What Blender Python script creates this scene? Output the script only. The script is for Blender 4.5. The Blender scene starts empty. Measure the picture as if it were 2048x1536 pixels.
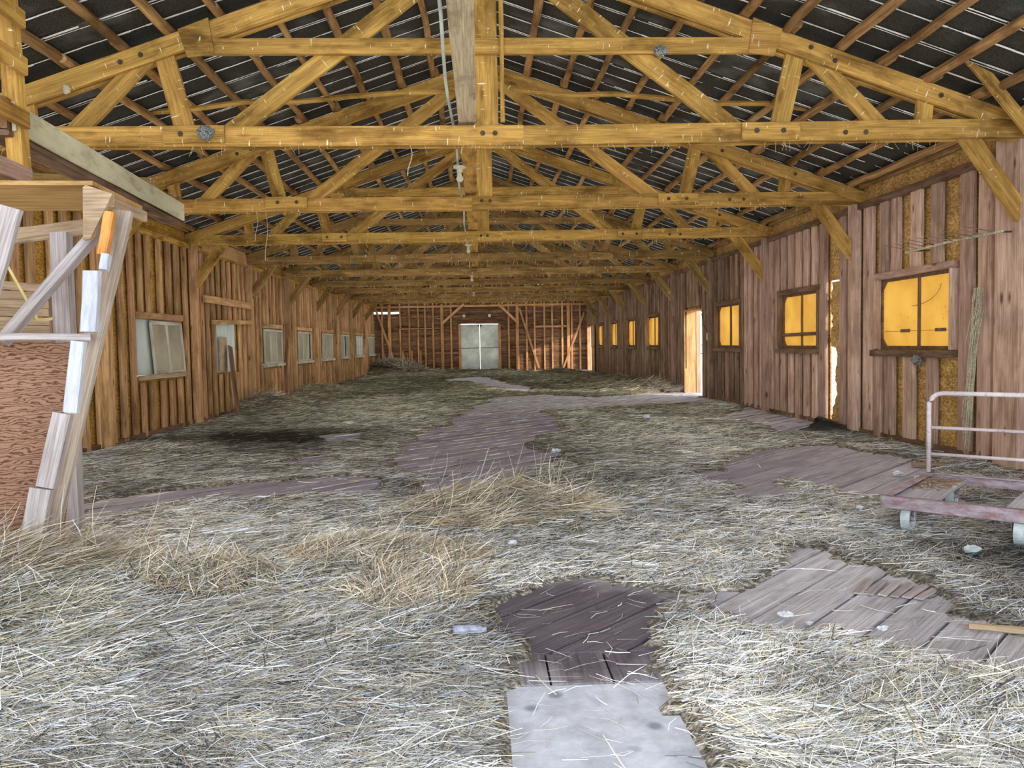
import bpy, math, random
import numpy as np
from mathutils import Vector, Matrix

random.seed(7)
rng = np.random.default_rng(11)
S = bpy.context.scene
C = S.collection

# ------------------------------------------------------------------ camera
YAW, PITCH, ROLL, CAMX, CAMZ = .0397, .0499, .0165, -.087, 1.157
cam_d = bpy.data.cameras.new('camera')
cam = bpy.data.objects.new('camera', cam_d); C.objects.link(cam)
cam_d.sensor_fit = 'HORIZONTAL'; cam_d.sensor_width = 36.0
cam_d.lens = 36.0 * 1600 / 2048
cam_d.clip_start = .05; cam_d.clip_end = 600
fw = Vector((math.sin(YAW) * math.cos(PITCH), math.cos(YAW) * math.cos(PITCH), -math.sin(PITCH)))
rt = Vector((math.cos(YAW), -math.sin(YAW), 0)); up = rt.cross(fw)
r2 = rt * math.cos(ROLL) - up * math.sin(ROLL); u2 = rt * math.sin(ROLL) + up * math.cos(ROLL)
M = Matrix((r2, u2, -fw)).transposed().to_4x4(); M.translation = (CAMX, 0, CAMZ)
cam.matrix_world = M
S.camera = cam

# ------------------------------------------------------------------ world, sun, exposure
w = bpy.data.worlds.new('sky'); S.world = w; w.use_nodes = True
nt = w.node_tree; nt.nodes.clear()
tc = nt.nodes.new('ShaderNodeTexCoord'); sp = nt.nodes.new('ShaderNodeSeparateXYZ')
cr = nt.nodes.new('ShaderNodeValToRGB'); bg = nt.nodes.new('ShaderNodeBackground'); wo = nt.nodes.new('ShaderNodeOutputWorld')
mr = nt.nodes.new('ShaderNodeMapRange'); mr.inputs[1].default_value = -1; mr.inputs[2].default_value = 1
nt.links.new(tc.outputs['Generated'], sp.inputs[0]); nt.links.new(sp.outputs[2], mr.inputs[0]); nt.links.new(mr.outputs[0], cr.inputs[0])
e = cr.color_ramp.elements
e[0].position = .0; e[0].color = (.42, .33, .22, 1)
e[1].position = .5; e[1].color = (.95, .97, 1, 1)
for p, c in ((.49, (.50, .42, .30, 1)), (1.0, (.50, .66, 1.0, 1))):
    n = e.new(p); n.color = c
nt.links.new(cr.outputs[0], bg.inputs[0]); nt.links.new(bg.outputs[0], wo.inputs[0])
bg.inputs[1].default_value = 2.6
S.cycles.use_fast_gi = True
S.cycles.fast_gi_method = 'ADD'
w.light_settings.ao_factor = .40
w.light_settings.distance = 1.2

sd = bpy.data.lights.new('sun', 'SUN'); sun = bpy.data.objects.new('sun', sd); C.objects.link(sun)
sd.energy = 4.3; sd.angle = math.radians(.7); sd.color = (1, .88, .72)
sun.rotation_euler = Vector((-1, .70, -.38)).to_track_quat('-Z', 'Y').to_euler()
sun.location = (20, -6, 12)

# daylight through the open front end of the barn, behind the camera
def area(name, loc, direc, sx, sy, power, col):
    d = bpy.data.lights.new(name, 'AREA'); d.shape = 'RECTANGLE'; d.size = sx; d.size_y = sy; d.energy = power; d.color = col
    o = bpy.data.objects.new(name, d); C.objects.link(o); o.location = loc
    o.rotation_euler = Vector(direc).to_track_quat('-Z', 'Y').to_euler(); return o
area('front_daylight', (0, -2.9, 1.9), (0, 1, .0), 8.8, 3.4, 560, (.66, .81, 1))

S.view_settings.view_transform = 'Standard'; S.view_settings.look = 'None'
S.view_settings.exposure = .25; S.view_settings.gamma = 1.0; S.view_settings.use_curve_mapping = False
S.cycles.max_bounces = 6; S.cycles.diffuse_bounces = 4; S.cycles.use_denoising = True
S.cycles.sample_clamp_indirect = 4
S.cycles.caustics_reflective = False; S.cycles.caustics_refractive = False

# ------------------------------------------------------------------ materials
def new_mat(name):
    m = bpy.data.materials.new(name); m.use_nodes = True
    t = m.node_tree; b = t.nodes['Principled BSDF']
    b.inputs['Roughness'].default_value = .85; b.inputs['Specular IOR Level'].default_value = .2
    return m, t, b
def N(t, k, **kw):
    n = t.nodes.new('ShaderNode' + k)
    for a, v in kw.items(): setattr(n, a, v)
    return n
def ramp(t, stops):
    r = N(t, 'ValToRGB'); el = r.color_ramp.elements
    el[0].position, el[0].color = stops[0][0], (*stops[0][1], 1)
    el[1].position, el[1].color = stops[-1][0], (*stops[-1][1], 1)
    for p, c in stops[1:-1]:
        x = el.new(p); x.color = (*c, 1)
    return r
def mixc(t, mode, fac, a, b):
    m = N(t, 'Mix', data_type='RGBA', blend_type=mode)
    for s_, v in ((0, fac), (6, a), (7, b)):
        if hasattr(v, 'is_linked') or hasattr(v, 'links'): t.links.new(v, m.inputs[s_])
        elif s_ == 0: m.inputs[0].default_value = v
        else: m.inputs[s_].default_value = (*v, 1)
    return m.outputs[2]
def objcoord(t, scale, rand=True):
    tc = N(t, 'TexCoord'); mp = N(t, 'Mapping'); mp.inputs['Scale'].default_value = scale
    src = tc.outputs['Object']
    if rand:
        oi = N(t, 'ObjectInfo'); va = N(t, 'VectorMath', operation='SCALE'); cb = N(t, 'CombineXYZ')
        t.links.new(oi.outputs['Random'], cb.inputs[0]); t.links.new(oi.outputs['Random'], cb.inputs[1]); t.links.new(oi.outputs['Random'], cb.inputs[2])
        t.links.new(cb.outputs[0], va.inputs[0]); va.inputs['Scale'].default_value = 37.0
        ad = N(t, 'VectorMath', operation='ADD'); t.links.new(src, ad.inputs[0]); t.links.new(va.outputs[0], ad.inputs[1]); src = ad.outputs[0]
    t.links.new(src, mp.inputs['Vector']); return mp.outputs[0]
def noise(t, vec, scale, detail=4, rough=.6, dist=0):
    n = N(t, 'TexNoise'); n.inputs['Scale'].default_value = scale; n.inputs['Detail'].default_value = detail
    n.inputs['Roughness'].default_value = rough; n.inputs['Distortion'].default_value = dist
    t.links.new(vec, n.inputs['Vector']); return n.outputs['Fac']
def wood(name, light, dark, var=.3, knots=.5, streaks=0., grain=1., warp=.6, blotch=.5, hue=.006):
    m, t, b = new_mat(name)
    v = objcoord(t, (1.0, 9, 9))
    g = noise(t, v, 1.6, 6, .62, warp)
    r = ramp(t, [(.30, dark), (.72, light)]); t.links.new(g, r.inputs[0])
    fine = noise(t, objcoord(t, (2.5, 95, 95)), 1.2, 3, .6)
    rf = ramp(t, [(.32, (.55, .52, .5)), (.6, (1.08, 1.06, 1.04))]); t.links.new(fine, rf.inputs[0])
    col = mixc(t, 'MULTIPLY', .75 * grain, r.outputs[0], rf.outputs[0])
    bl = noise(t, objcoord(t, (1.2, 2.5, 2.5)), 1.3, 5, .65)
    rb = ramp(t, [(.36, (.38, .34, .28)), (.52, (1, 1, 1))]); t.links.new(bl, rb.inputs[0])
    col = mixc(t, 'MULTIPLY', blotch, col, rb.outputs[0])
    if knots:
        vo = N(t, 'TexVoronoi'); vo.inputs['Scale'].default_value = 1.0
        t.links.new(objcoord(t, (2.0, 5.5, 5.5)), vo.inputs['Vector'])
        rk = ramp(t, [(.06, (.16, .09, .05)), (.15, (1, 1, 1))]); t.links.new(vo.outputs['Distance'], rk.inputs[0])
        col = mixc(t, 'MULTIPLY', knots, col, rk.outputs[0])
    if streaks:
        st = noise(t, objcoord(t, (60, 9, 9)), 1.0, 2, .5)
        rs = ramp(t, [(.69, (0, 0, 0)), (.72, (1, 1, 1))]); t.links.new(st, rs.inputs[0])
        col = mixc(t, 'MIX', rs.outputs[0], col, (.74, .66, .42)) if streaks >= 1 else mixc(t, 'SCREEN', streaks, col, rs.outputs[0])
    oi = N(t, 'ObjectInfo'); hs = N(t, 'HueSaturation')
    mv = N(t, 'MapRange'); mv.inputs[3].default_value = 1 - var; mv.inputs[4].default_value = 1 + var
    t.links.new(oi.outputs['Random'], mv.inputs[0]); t.links.new(mv.outputs[0], hs.inputs['Value'])
    ml = N(t, 'Math', operation='MULTIPLY'); ml.inputs[1].default_value = 7.77; fr = N(t, 'Math', operation='FRACT')
    t.links.new(oi.outputs['Random'], ml.inputs[0]); t.links.new(ml.outputs[0], fr.inputs[0])
    mh = N(t, 'MapRange'); mh.inputs[3].default_value = .5 - hue; mh.inputs[4].default_value = .5 + hue * .6
    t.links.new(fr.outputs[0], mh.inputs[0]); t.links.new(mh.outputs[0], hs.inputs['Hue'])
    t.links.new(col, hs.inputs['Color']); t.links.new(hs.outputs[0], b.inputs['Base Color'])
    bp = N(t, 'Bump'); bp.inputs['Strength'].default_value = .35; bp.inputs['Distance'].default_value = .006
    t.links.new(fine, bp.inputs['Height']); t.links.new(bp.outputs[0], b.inputs['Normal'])
    return m
def speck(name, c1, c2, scale=60, rough=.85, metal=0, c3=None, bump=.3, stretch=(1, 1, 1), lo=.38, hi=.62):
    m, t, b = new_mat(name)
    v = objcoord(t, stretch); g = noise(t, v, scale, 4, .7)
    st = [(lo, c1), (hi, c2)]
    if c3: st = [(lo, c1), ((lo + hi) / 2, c3), (hi, c2)]
    r = ramp(t, st); t.links.new(g, r.inputs[0])
    g2 = noise(t, v, scale * .06 + .8, 4, .6); r3 = ramp(t, [(.35, (.62, .6, .6)), (.6, (1.05, 1.05, 1.05))]); t.links.new(g2, r3.inputs[0])
    t.links.new(mixc(t, 'MULTIPLY', .8, r.outputs[0], r3.outputs[0]), b.inputs['Base Color'])
    b.inputs['Roughness'].default_value = rough; b.inputs['Metallic'].default_value = metal
    if bump:
        bp = N(t, 'Bump'); bp.inputs['Strength'].default_value = bump; bp.inputs['Distance'].default_value = .004
        t.links.new(g, bp.inputs['Height']); t.links.new(bp.outputs[0], b.inputs['Normal'])
    return m

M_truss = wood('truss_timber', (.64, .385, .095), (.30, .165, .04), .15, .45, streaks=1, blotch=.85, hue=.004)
M_truss_far = wood('darker_truss_timber', (.40, .255, .085), (.17, .10, .033), .2, .35, streaks=1, blotch=.7)  # darker copy of the truss timber, for trusses further back and stored boards
M_purlin = wood('purlin_pole', (.50, .30, .12), (.19, .105, .04), .25, .4, blotch=.8)
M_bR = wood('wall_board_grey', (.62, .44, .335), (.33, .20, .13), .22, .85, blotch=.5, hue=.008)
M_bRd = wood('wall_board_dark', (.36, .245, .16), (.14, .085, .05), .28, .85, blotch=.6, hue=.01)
M_bL = wood('wall_board_red', (.68, .43, .21), (.30, .165, .07), .28, .8, blotch=.6, hue=.009)
M_end = wood('slab_log', (.34, .19, .10), (.07, .04, .024), .35, .4, blotch=.8)
M_endstud = wood('end_wall_stud', (.66, .38, .17), (.36, .19, .08), .15, .3)
M_osb = speck('strand_board', (.26, .14, .04), (.66, .42, .16), 55, c3=(.46, .27, .085), stretch=(1, .5, 1))
M_osbl = speck('strand_board_left', (.24, .12, .02), (.62, .38, .08), 55, c3=(.42, .23, .045), stretch=(1, .5, 1))
M_floor = None
M_white = wood('pale_weathered_wood', (.50, .47, .46), (.33, .28, .26), .1, .3, blotch=.35, hue=.004)
M_tan = wood('tan_lumber', (.52, .40, .26), (.34, .24, .15), .12, .4, blotch=.4, hue=.004)
M_bottle = speck('dull_bottle', (.20, .21, .26), (.40, .42, .50), 30, .35)
M_catwalk = wood('catwalk_plank', (.66, .55, .36), (.45, .36, .22), .05, .3, blotch=.8)
M_lean = wood('bleached_board', (.58, .51, .42), (.40, .33, .25), .05, .3, blotch=.4)
M_orange = wood('fresh_orange_lumber', (.85, .42, .12), (.6, .27, .07), .05, .3)
M_painted = speck('white_painted_end', (.46, .48, .54), (.60, .61, .65), 40, stretch=(.2, 1, 1))
M_greybeam = speck('chipped_grey_paint', (.40, .37, .24), (.58, .54, .36), 9, c3=(.54, .50, .33), stretch=(.3, 1, 1))
M_steel = speck('galvanised_steel', (.48, .53, .46), (.66, .70, .60), 3, .6, .0)
M_rust = speck('rusty_painted_steel', (.25, .15, .13), (.40, .33, .34), 22, .7, .0, c3=(.31, .245, .26), stretch=(.4, 1, 1))
M_rail = speck('chalky_pink_paint', (.40, .28, .24), (.62, .54, .53), 30, .6, c3=(.58, .50, .49), lo=.3, hi=.55)
M_wheel = speck('grey_wheel_rim', (.33, .39, .37), (.52, .58, .56), 14, .7)
M_bolt = speck('dark_iron', (.05, .035, .025), (.12, .08, .05), 40, .7)
M_conc = None
M_dark = speck('dark_underfloor', (.012, .01, .009), (.03, .025, .02), 10)  # near-black sheet below the planks, shows dark through their gaps
M_lintel = wood('dark_lintel', (.26, .165, .10), (.11, .065, .04), .1, .4)
M_pale = speck('pale_pane', (.36, .32, .22), (.42, .38, .27), 3, .5, bump=.05)
M_sash = wood('white_sash_wood', (.62, .60, .48), (.44, .42, .32), .08, 0., blotch=.5)
M_corr = speck('corrugated_pale_metal', (.52, .58, .52), (.64, .70, .62), 3, .5, stretch=(1, 1, .3))
M_cloth = speck('white_plastic', (.45, .48, .52), (.75, .78, .8), 20, .4)
M_porc = speck('cream_porcelain', (.55, .50, .34), (.68, .62, .44), 8, .4)
M_twine = speck('grey_green_twine', (.30, .27, .16), (.60, .54, .36), 60)
M_tape = speck('yellow_strap', (.62, .50, .16), (.74, .62, .24), 14, .5)

def mat_roof():
    m, t, b = new_mat('charcoal_roof_felt')
    tc = N(t, 'TexCoord')
    v = objcoord(t, (1, 1, 1)); g = noise(t, v, 120, 3, .7); r = ramp(t, [(.45, (.020, .020, .016)), (.74, (.11, .105, .085))]); t.links.new(g, r.inputs[0])
    g2 = noise(t, v, 1.1, 4, .6); r2_ = ramp(t, [(.54, (0, 0, 0)), (.86, (.17, .17, .155))]); t.links.new(g2, r2_.inputs[0])
    t.links.new(mixc(t, 'ADD', 1.0, r.outputs[0], r2_.outputs[0]), b.inputs['Base Color'])
    b.inputs['Roughness'].default_value = .6; return m
M_roof = mat_roof()
M_seam = speck('chalky_seam', (.60, .60, .54), (.95, .95, .88), 24, .6, stretch=(.5, 3, 1), bump=0, lo=.3, hi=.5)

def mat_yellow():
    m, t, b = new_mat('yellow_translucent_panel')
    t.nodes.remove(b); out = t.nodes['Material Output']
    g = noise(t, objcoord(t, (1, 1, 1)), 2.2, 4, .6)
    r = ramp(t, [(.35, (.52, .35, .10)), (.65, (.60, .43, .14))]); t.links.new(g, r.inputs[0])
    v = N(t, 'TexVoronoi'); v.inputs['Scale'].default_value = 9; t.links.new(objcoord(t, (1, 1, 1)), v.inputs['Vector'])
    rk = ramp(t, [(.05, (.25, .12, .03)), (.09, (1, 1, 1))]); t.links.new(v.outputs['Distance'], rk.inputs[0])
    c = mixc(t, 'MULTIPLY', .7, r.outputs[0], rk.outputs[0])
    tr = N(t, 'BsdfTranslucent'); df = N(t, 'BsdfDiffuse'); mx = N(t, 'MixShader'); mx.inputs[0].default_value = .25
    t.links.new(c, tr.inputs[0]); t.links.new(c, df.inputs[0]); t.links.new(tr.outputs[0], mx.inputs[1]); t.links.new(df.outputs[0], mx.inputs[2])
    t.links.new(mx.outputs[0], out.inputs[0]); return m
M_yellow = mat_yellow()

def pos_mask(t, cx, cy, r0, r1, sx=1., sy=1.):
    gm = N(t, 'NewGeometry'); mp = N(t, 'Mapping', vector_type='POINT')
    mp.inputs['Location'].default_value = (-cx * sx, -cy * sy, 0); mp.inputs['Scale'].default_value = (sx, sy, 0)
    t.links.new(gm.outputs['Position'], mp.inputs['Vector'])
    nz = N(t, 'TexNoise'); nz.inputs['Scale'].default_value = 5; t.links.new(gm.outputs['Position'], nz.inputs['Vector'])
    ln = N(t, 'VectorMath', operation='LENGTH'); t.links.new(mp.outputs[0], ln.inputs[0])
    ad = N(t, 'Math', operation='ADD'); sc = N(t, 'Math', operation='MULTIPLY'); sc.inputs[1].default_value = .35
    t.links.new(nz.outputs['Fac'], sc.inputs[0]); t.links.new(ln.outputs['Value'], ad.inputs[0]); t.links.new(sc.outputs[0], ad.inputs[1])
    mr = N(t, 'MapRange'); mr.inputs[1].default_value = r0; mr.inputs[2].default_value = r1; mr.inputs[3].default_value = 1; mr.inputs[4].default_value = 0
    t.links.new(ad.outputs[0], mr.inputs[0]); return mr.outputs[0]
def mat_plank():
    m = wood('floor_plank', (.56, .54, .56), (.37, .35, .37), .12, .25, blotch=.3, hue=.004)
    t = m.node_tree; b = t.nodes['Principled BSDF']; src = b.inputs['Base Color'].links[0].from_socket
    wet = pos_mask(t, .30, 3.25, .62, .95)
    c = mixc(t, 'MULTIPLY', 1.0, src, mixc(t, 'MIX', wet, (1, 1, 1), (.30, .265, .29)))
    mid = pos_mask(t, 0, 9.5, 3.6, 6.0, 1.3, 1)
    c = mixc(t, 'MULTIPLY', 1.0, c, mixc(t, 'MIX', mid, (1, 1, 1), (.60, .56, .62)))
    t.links.new(c, b.inputs['Base Color'])
    gm = N(t, 'NewGeometry'); g = noise(t, gm.outputs['Position'], 130, 2, .5); r = ramp(t, [(.70, (0, 0, 0)), (.76, (1, 1, 1))]); t.links.new(g, r.inputs[0])
    c = mixc(t, 'MIX', r.outputs[0], c, (.6, .55, .5)); t.links.new(c, b.inputs['Base Color'])
    b.inputs['Roughness'].default_value = .7
    return m
M_floor = mat_plank()
def mat_conc():
    m, t, b = new_mat('dusty_concrete')
    gm = N(t, 'NewGeometry'); g = noise(t, gm.outputs['Position'], 7, 8, .7); r = ramp(t, [(.35, (.40, .41, .44)), (.62, (.62, .63, .68))]); t.links.new(g, r.inputs[0])
    v = N(t, 'TexVoronoi'); v.inputs['Scale'].default_value = 6; v.inputs['Randomness'].default_value = 1; t.links.new(gm.outputs['Position'], v.inputs['Vector'])
    rk = ramp(t, [(.10, (.30, .32, .38)), (.20, (1, 1, 1))]); t.links.new(v.outputs['Distance'], rk.inputs[0])
    t.links.new(mixc(t, 'MULTIPLY', .75, r.outputs[0], rk.outputs[0]), b.inputs['Base Color']); return m
M_conc = mat_conc()
def mat_hay():
    m, t, b = new_mat('matted_hay')
    gm = N(t, 'NewGeometry')
    mp = N(t, 'Mapping'); mp.inputs['Scale'].default_value = (.35, 1, 1); mp.inputs['Rotation'].default_value = (0, 0, .35); t.links.new(gm.outputs['Position'], mp.inputs[0])
    mp2 = N(t, 'Mapping'); mp2.inputs['Scale'].default_value = (.3, 1, 1); mp2.inputs['Rotation'].default_value = (0, 0, -.5); t.links.new(gm.outputs['Position'], mp2.inputs[0])
    g1 = noise(t, mp.outputs[0], 42, 5, .75, .8); g2 = noise(t, mp2.outputs[0], 55, 5, .75, .6)
    mx = N(t, 'Math', operation='ADD'); t.links.new(g1, mx.inputs[0]); t.links.new(g2, mx.inputs[1])
    hf = N(t, 'Math', operation='MULTIPLY'); hf.inputs[1].default_value = .5; t.links.new(mx.outputs[0], hf.inputs[0])
    r = ramp(t, [(.40, (.03, .026, .02)), (.5, (.17, .15, .115)), (.60, (.60, .56, .46))]); t.links.new(hf.outputs[0], r.inputs[0])
    at = N(t, 'Attribute'); at.attribute_name = 'tone'
    c = mixc(t, 'MULTIPLY', 1.0, r.outputs[0], at.outputs['Color'])
    t.links.new(c, b.inputs['Base Color'])
    bp = N(t, 'Bump'); bp.inputs['Strength'].default_value = .9; bp.inputs['Distance'].default_value = .02
    t.links.new(hf.outputs[0], bp.inputs['Height']); t.links.new(bp.outputs[0], b.inputs['Normal']); return m
M_hay = mat_hay()
def mat_straw():
    m, t, b = new_mat('straw'); at = N(t, 'Attribute'); at.attribute_name = 'tone'
    t.links.new(at.outputs['Color'], b.inputs['Base Color']); b.inputs['Roughness'].default_value = .55; b.inputs['Specular IOR Level'].default_value = .35
    return m
M_straw = mat_straw()
def mat_plain(name, c, rough=.6, metal=0):
    m, t, b = new_mat(name); b.inputs['Base Color'].default_value = (*c, 1); b.inputs['Roughness'].default_value = rough; b.inputs['Metallic'].default_value = metal; return m
def mat_ply():
    m, t, b = new_mat('red_plywood')
    v = objcoord(t, (1.3, 1.3, 4.2), False)
    wv = N(t, 'TexWave', wave_type='BANDS', bands_direction='Z'); wv.inputs['Scale'].default_value = 5.0; wv.inputs['Distortion'].default_value = 16.0
    wv.inputs['Detail'].default_value = 3; wv.inputs['Detail Scale'].default_value = 1.4; t.links.new(v, wv.inputs['Vector'])
    r = ramp(t, [(.05, (.12, .05, .03)), (.32, (.27, .145, .09)), (.9, (.33, .185, .115))]); t.links.new(wv.outputs['Fac'], r.inputs[0])
    t.links.new(r.outputs[0], b.inputs['Base Color']); return m
M_ply = mat_ply()
M_shelfply = wood('golden_plywood', (.62, .40, .17), (.42, .24, .09), .05, .1)

# ------------------------------------------------------------------ geometry helpers
WORLD = {}
def tag(o, label=None, cat=None, group=None, kind=None):
    if label: o['label'] = label
    if cat: o['category'] = cat
    if group: o['group'] = group
    if kind: o['kind'] = kind
    return o
def empty(name, loc=(0, 0, 0), parent=None):
    o = bpy.data.objects.new(name, None); C.objects.link(o); o.empty_display_size = .2
    Mw = Matrix.Translation(loc); WORLD[o.name] = Mw
    if parent: o.parent = parent; o.matrix_local = WORLD[parent.name].inverted() @ Mw
    else: o.location = loc
    return o
def put(name, mesh, mat, parent=None, Mw=None, kind=None):
    o = bpy.data.objects.new(name, mesh); C.objects.link(o)
    Mw = Mw or Matrix.Identity(4); WORLD[o.name] = Mw
    if parent is not None:
        o.parent = parent; o.matrix_local = WORLD[parent.name].inverted() @ Mw
    else: o.matrix_world = Mw
    if mat is not None and not mesh.materials: mesh.materials.append(mat)
    if kind: o['kind'] = kind
    return o
CACHE = {}
def beam_mesh(L, w_, t_, seg, jit, ch, mat, var, taper=1.0):
    key = (round(L, 2), round(w_, 3), round(t_, 3), seg, jit, ch, mat.name, var, taper)
    if key in CACHE: return CACHE[key]
    r = random.Random(hash(key) & 0xffff if False else (int(L * 100) * 31 + int(w_ * 1000) * 7 + var * 101 + int(t_ * 1000)))
    V, F = [], []
    hw, ht = w_ / 2, t_ / 2; c = min(ch, hw * .4, ht * .4)
    sec = [(hw - c, ht), (-hw + c, ht), (-hw, ht - c), (-hw, -ht + c), (-hw + c, -ht), (hw - c, -ht), (hw, -ht + c), (hw, ht - c)]
    for i in range(seg + 1):
        x = L * (i / seg - .5); k = 1 + (taper - 1) * i / seg
        oy, oz = r.uniform(-jit, jit), r.uniform(-jit, jit) * .5
        for (y, z) in sec:
            V.append((x, y * k + oy + r.uniform(-jit, jit) * .6, z + oz + r.uniform(-jit, jit) * .3))
    for i in range(seg):
        for j in range(8):
            a, b = i * 8 + j, i * 8 + (j + 1) % 8
            F.append((a, b, b + 8, a + 8))
    F.append(tuple(range(7, -1, -1))); F.append(tuple(seg * 8 + j for j in range(8)))
    me = bpy.data.meshes.new('beam'); me.from_pydata(V, [], F); me.materials.append(mat); me.update()
    CACHE[key] = me; return me
def beam(name, p0, p1, w_, t_, mat, parent=None, wdir=(0, 0, 1), seg=4, jit=.003, ch=.005, taper=1.0, kind=None, var=None):
    """plank from p0 to p1; width along wdir, thickness across it"""
    p0, p1 = Vector(p0), Vector(p1); x = (p1 - p0); L = x.length; x.normalize()
    y = Vector(wdir); y = (y - x * y.dot(x)).normalized(); z = x.cross(y)
    Mw = Matrix((x, y, z)).transposed().to_4x4(); Mw.translation = (p0 + p1) / 2
    return put(name, beam_mesh(L, w_, t_, seg, jit, ch, mat, random.randrange(5) if var is None else var, taper), None, parent, Mw, kind)
def mesh(name, V, F, mats=None, mi=None, smooth=False):
    me = bpy.data.meshes.new(name); me.from_pydata([tuple(v) for v in V], [], F)
    for m in (mats or []): me.materials.append(m)
    if mi: me.polygons.foreach_set('material_index', mi)
    if smooth: me.polygons.foreach_set('use_smooth', [True] * len(me.polygons))
    me.update(); return me
class MB:
    def __init__(s): s.V, s.F = [], []
    def box(s, a, b):
        n = len(s.V); (x0, y0, z0), (x1, y1, z1) = a, b
        s.V += [(x0, y0, z0), (x1, y0, z0), (x1, y1, z0), (x0, y1, z0), (x0, y0, z1), (x1, y0, z1), (x1, y1, z1), (x0, y1, z1)]
        s.F += [tuple(n + i for i in f) for f in ((3, 2, 1, 0), (4, 5, 6, 7), (0, 1, 5, 4), (1, 2, 6, 5), (2, 3, 7, 6), (3, 0, 4, 7))]
    def tube(s, pts, r, seg=8, cap=True):
        pts = [Vector(p) for p in pts]; n0 = len(s.V); rs = r if isinstance(r, (list, tuple)) else [r] * len(pts)
        for i, p in enumerate(pts):
            d = (pts[min(i + 1, len(pts) - 1)] - pts[max(i - 1, 0)]).normalized()
            h = Vector((0, 0, 1)) if abs(d.z) < .9 else Vector((1, 0, 0)); a = d.cross(h).normalized(); b = a.cross(d)
            for k in range(seg):
                q = 2 * math.pi * k / seg; s.V.append(tuple(p + (a * math.cos(q) + b * math.sin(q)) * rs[i]))
        for i in range(len(pts) - 1):
            for k in range(seg):
                a_, b_ = n0 + i * seg + k, n0 + i * seg + (k + 1) % seg; s.F.append((a_, b_, b_ + seg, a_ + seg))
        if cap: s.F.append(tuple(n0 + k for k in range(seg))[::-1]); s.F.append(tuple(n0 + (len(pts) - 1) * seg + k for k in range(seg)))
    def lathe(s, prof, c, axis='z', seg=16):
        n0 = len(s.V)
        for (r, h) in prof:
            for k in range(seg):
                q = 2 * math.pi * k / seg; u, v = r * math.cos(q), r * math.sin(q)
                s.V.append({'z': (c[0] + u, c[1] + v, c[2] + h), 'x': (c[0] + h, c[1] + u, c[2] + v), 'y': (c[0] + u, c[1] + h, c[2] + v)}[axis])
        for i in range(len(prof) - 1):
            for k in range(seg):
                a_, b_ = n0 + i * seg + k, n0 + i * seg + (k + 1) % seg; s.F.append((a_, b_, b_ + seg, a_ + seg))
    def prism(s, poly, ext):
        """poly: list of 3d points, extruded by ext"""
        n0 = len(s.V); k = len(poly); e_ = Vector(ext)
        s.V += [tuple(p) for p in poly] + [tuple(Vector(p) + e_) for p in poly]
        s.F += [tuple(n0 + i for i in range(k))[::-1], tuple(n0 + k + i for i in range(k))]
        s.F += [(n0 + i, n0 + (i + 1) % k, n0 + k + (i + 1) % k, n0 + k + i) for i in range(k)]
    def put(s, name, mat, parent=None, kind=None, smooth=False, origin=(0, 0, 0)):
        o_ = Vector(origin)
        return put(name, mesh(name, [Vector(v) - o_ for v in s.V], s.F, [mat], smooth=smooth), None, parent, Matrix.Translation(o_), kind)
def box(name, a, b, mat, parent=None, kind=None):
    c = tuple((a[i] + b[i]) / 2 for i in range(3)); m = MB(); m.box(a, b); return m.put(name, mat, parent, kind, origin=c)

# ------------------------------------------------------------------ key dimensions
HW = 4.57; Y_END = 34.5; Y_FRONT = -3.0
TY = [6.575 + 3.048 * i for i in range(9)]
CH_B, CH_T = 2.78, 2.94
def z_ch(x): return 2.95 + (4.56 - abs(x)) * .34      # upper edge of the top chords
def z_roof(x): return z_ch(x) + .085                   # underside of the roof sheets

# ------------------------------------------------------------------ roof
ceil = tag(empty('ceiling', (0, 0, 3.0)), kind='structure')
def roof_panel_mesh(side, W_=.61):
    V, F, mi = [], [], []
    n = 10; x1 = HW + .45
    r = random.Random(5 + side)
    for i in range(n + 1):
        x = side * x1 * i / n; z = z_ch(0) + .085 - abs(x) * .34 + r.uniform(-.004, .004)
        for y in (0, W_): V.append((x, y, z))
        for y in (0, W_): V.append((x, y, z + .012))
    for i in range(n):
        a = i * 4; b = a + 4
        F += [(a, a + 1, b + 1, b), (a + 2, b + 2, b + 3, a + 3), (a, b, b + 2, a + 2), (a + 1, a + 3, b + 3, b + 1)]; mi += [0] * 4
    def strip(y, wd, rr):
        n2 = 40
        for i in range(n2):
            xa, xb = x1 * i / n2, x1 * (i + 1) / n2
            if rr.random() < .03: continue
            wa = wd * rr.uniform(.5, 1.3); yy = y + rr.uniform(-.002, .002); k = len(V)
            for (x, s_) in ((xa, -1), (xa, 1), (xb, 1), (xb, -1)):
                V.append((side * x, yy + s_ * wa / 2, z_ch(0) + .078 - x * .34))
            for (x, s_) in ((xa, -1), (xa, 1), (xb, 1), (xb, -1)):
                V.append((side * x, yy + s_ * wa / 2, z_ch(0) + .084 - x * .34))
            F.extend([(k, k + 1, k + 2, k + 3), (k, k + 4, k + 5, k + 1), (k + 2, k + 6, k + 7, k + 3)]); mi.extend([1, 1, 1])
    strip(.02, .021, r); strip(.055, .012, r); strip(.325, .021, r)
    return mesh('roof_panel', V, F, [M_roof, M_seam], mi)
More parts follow.
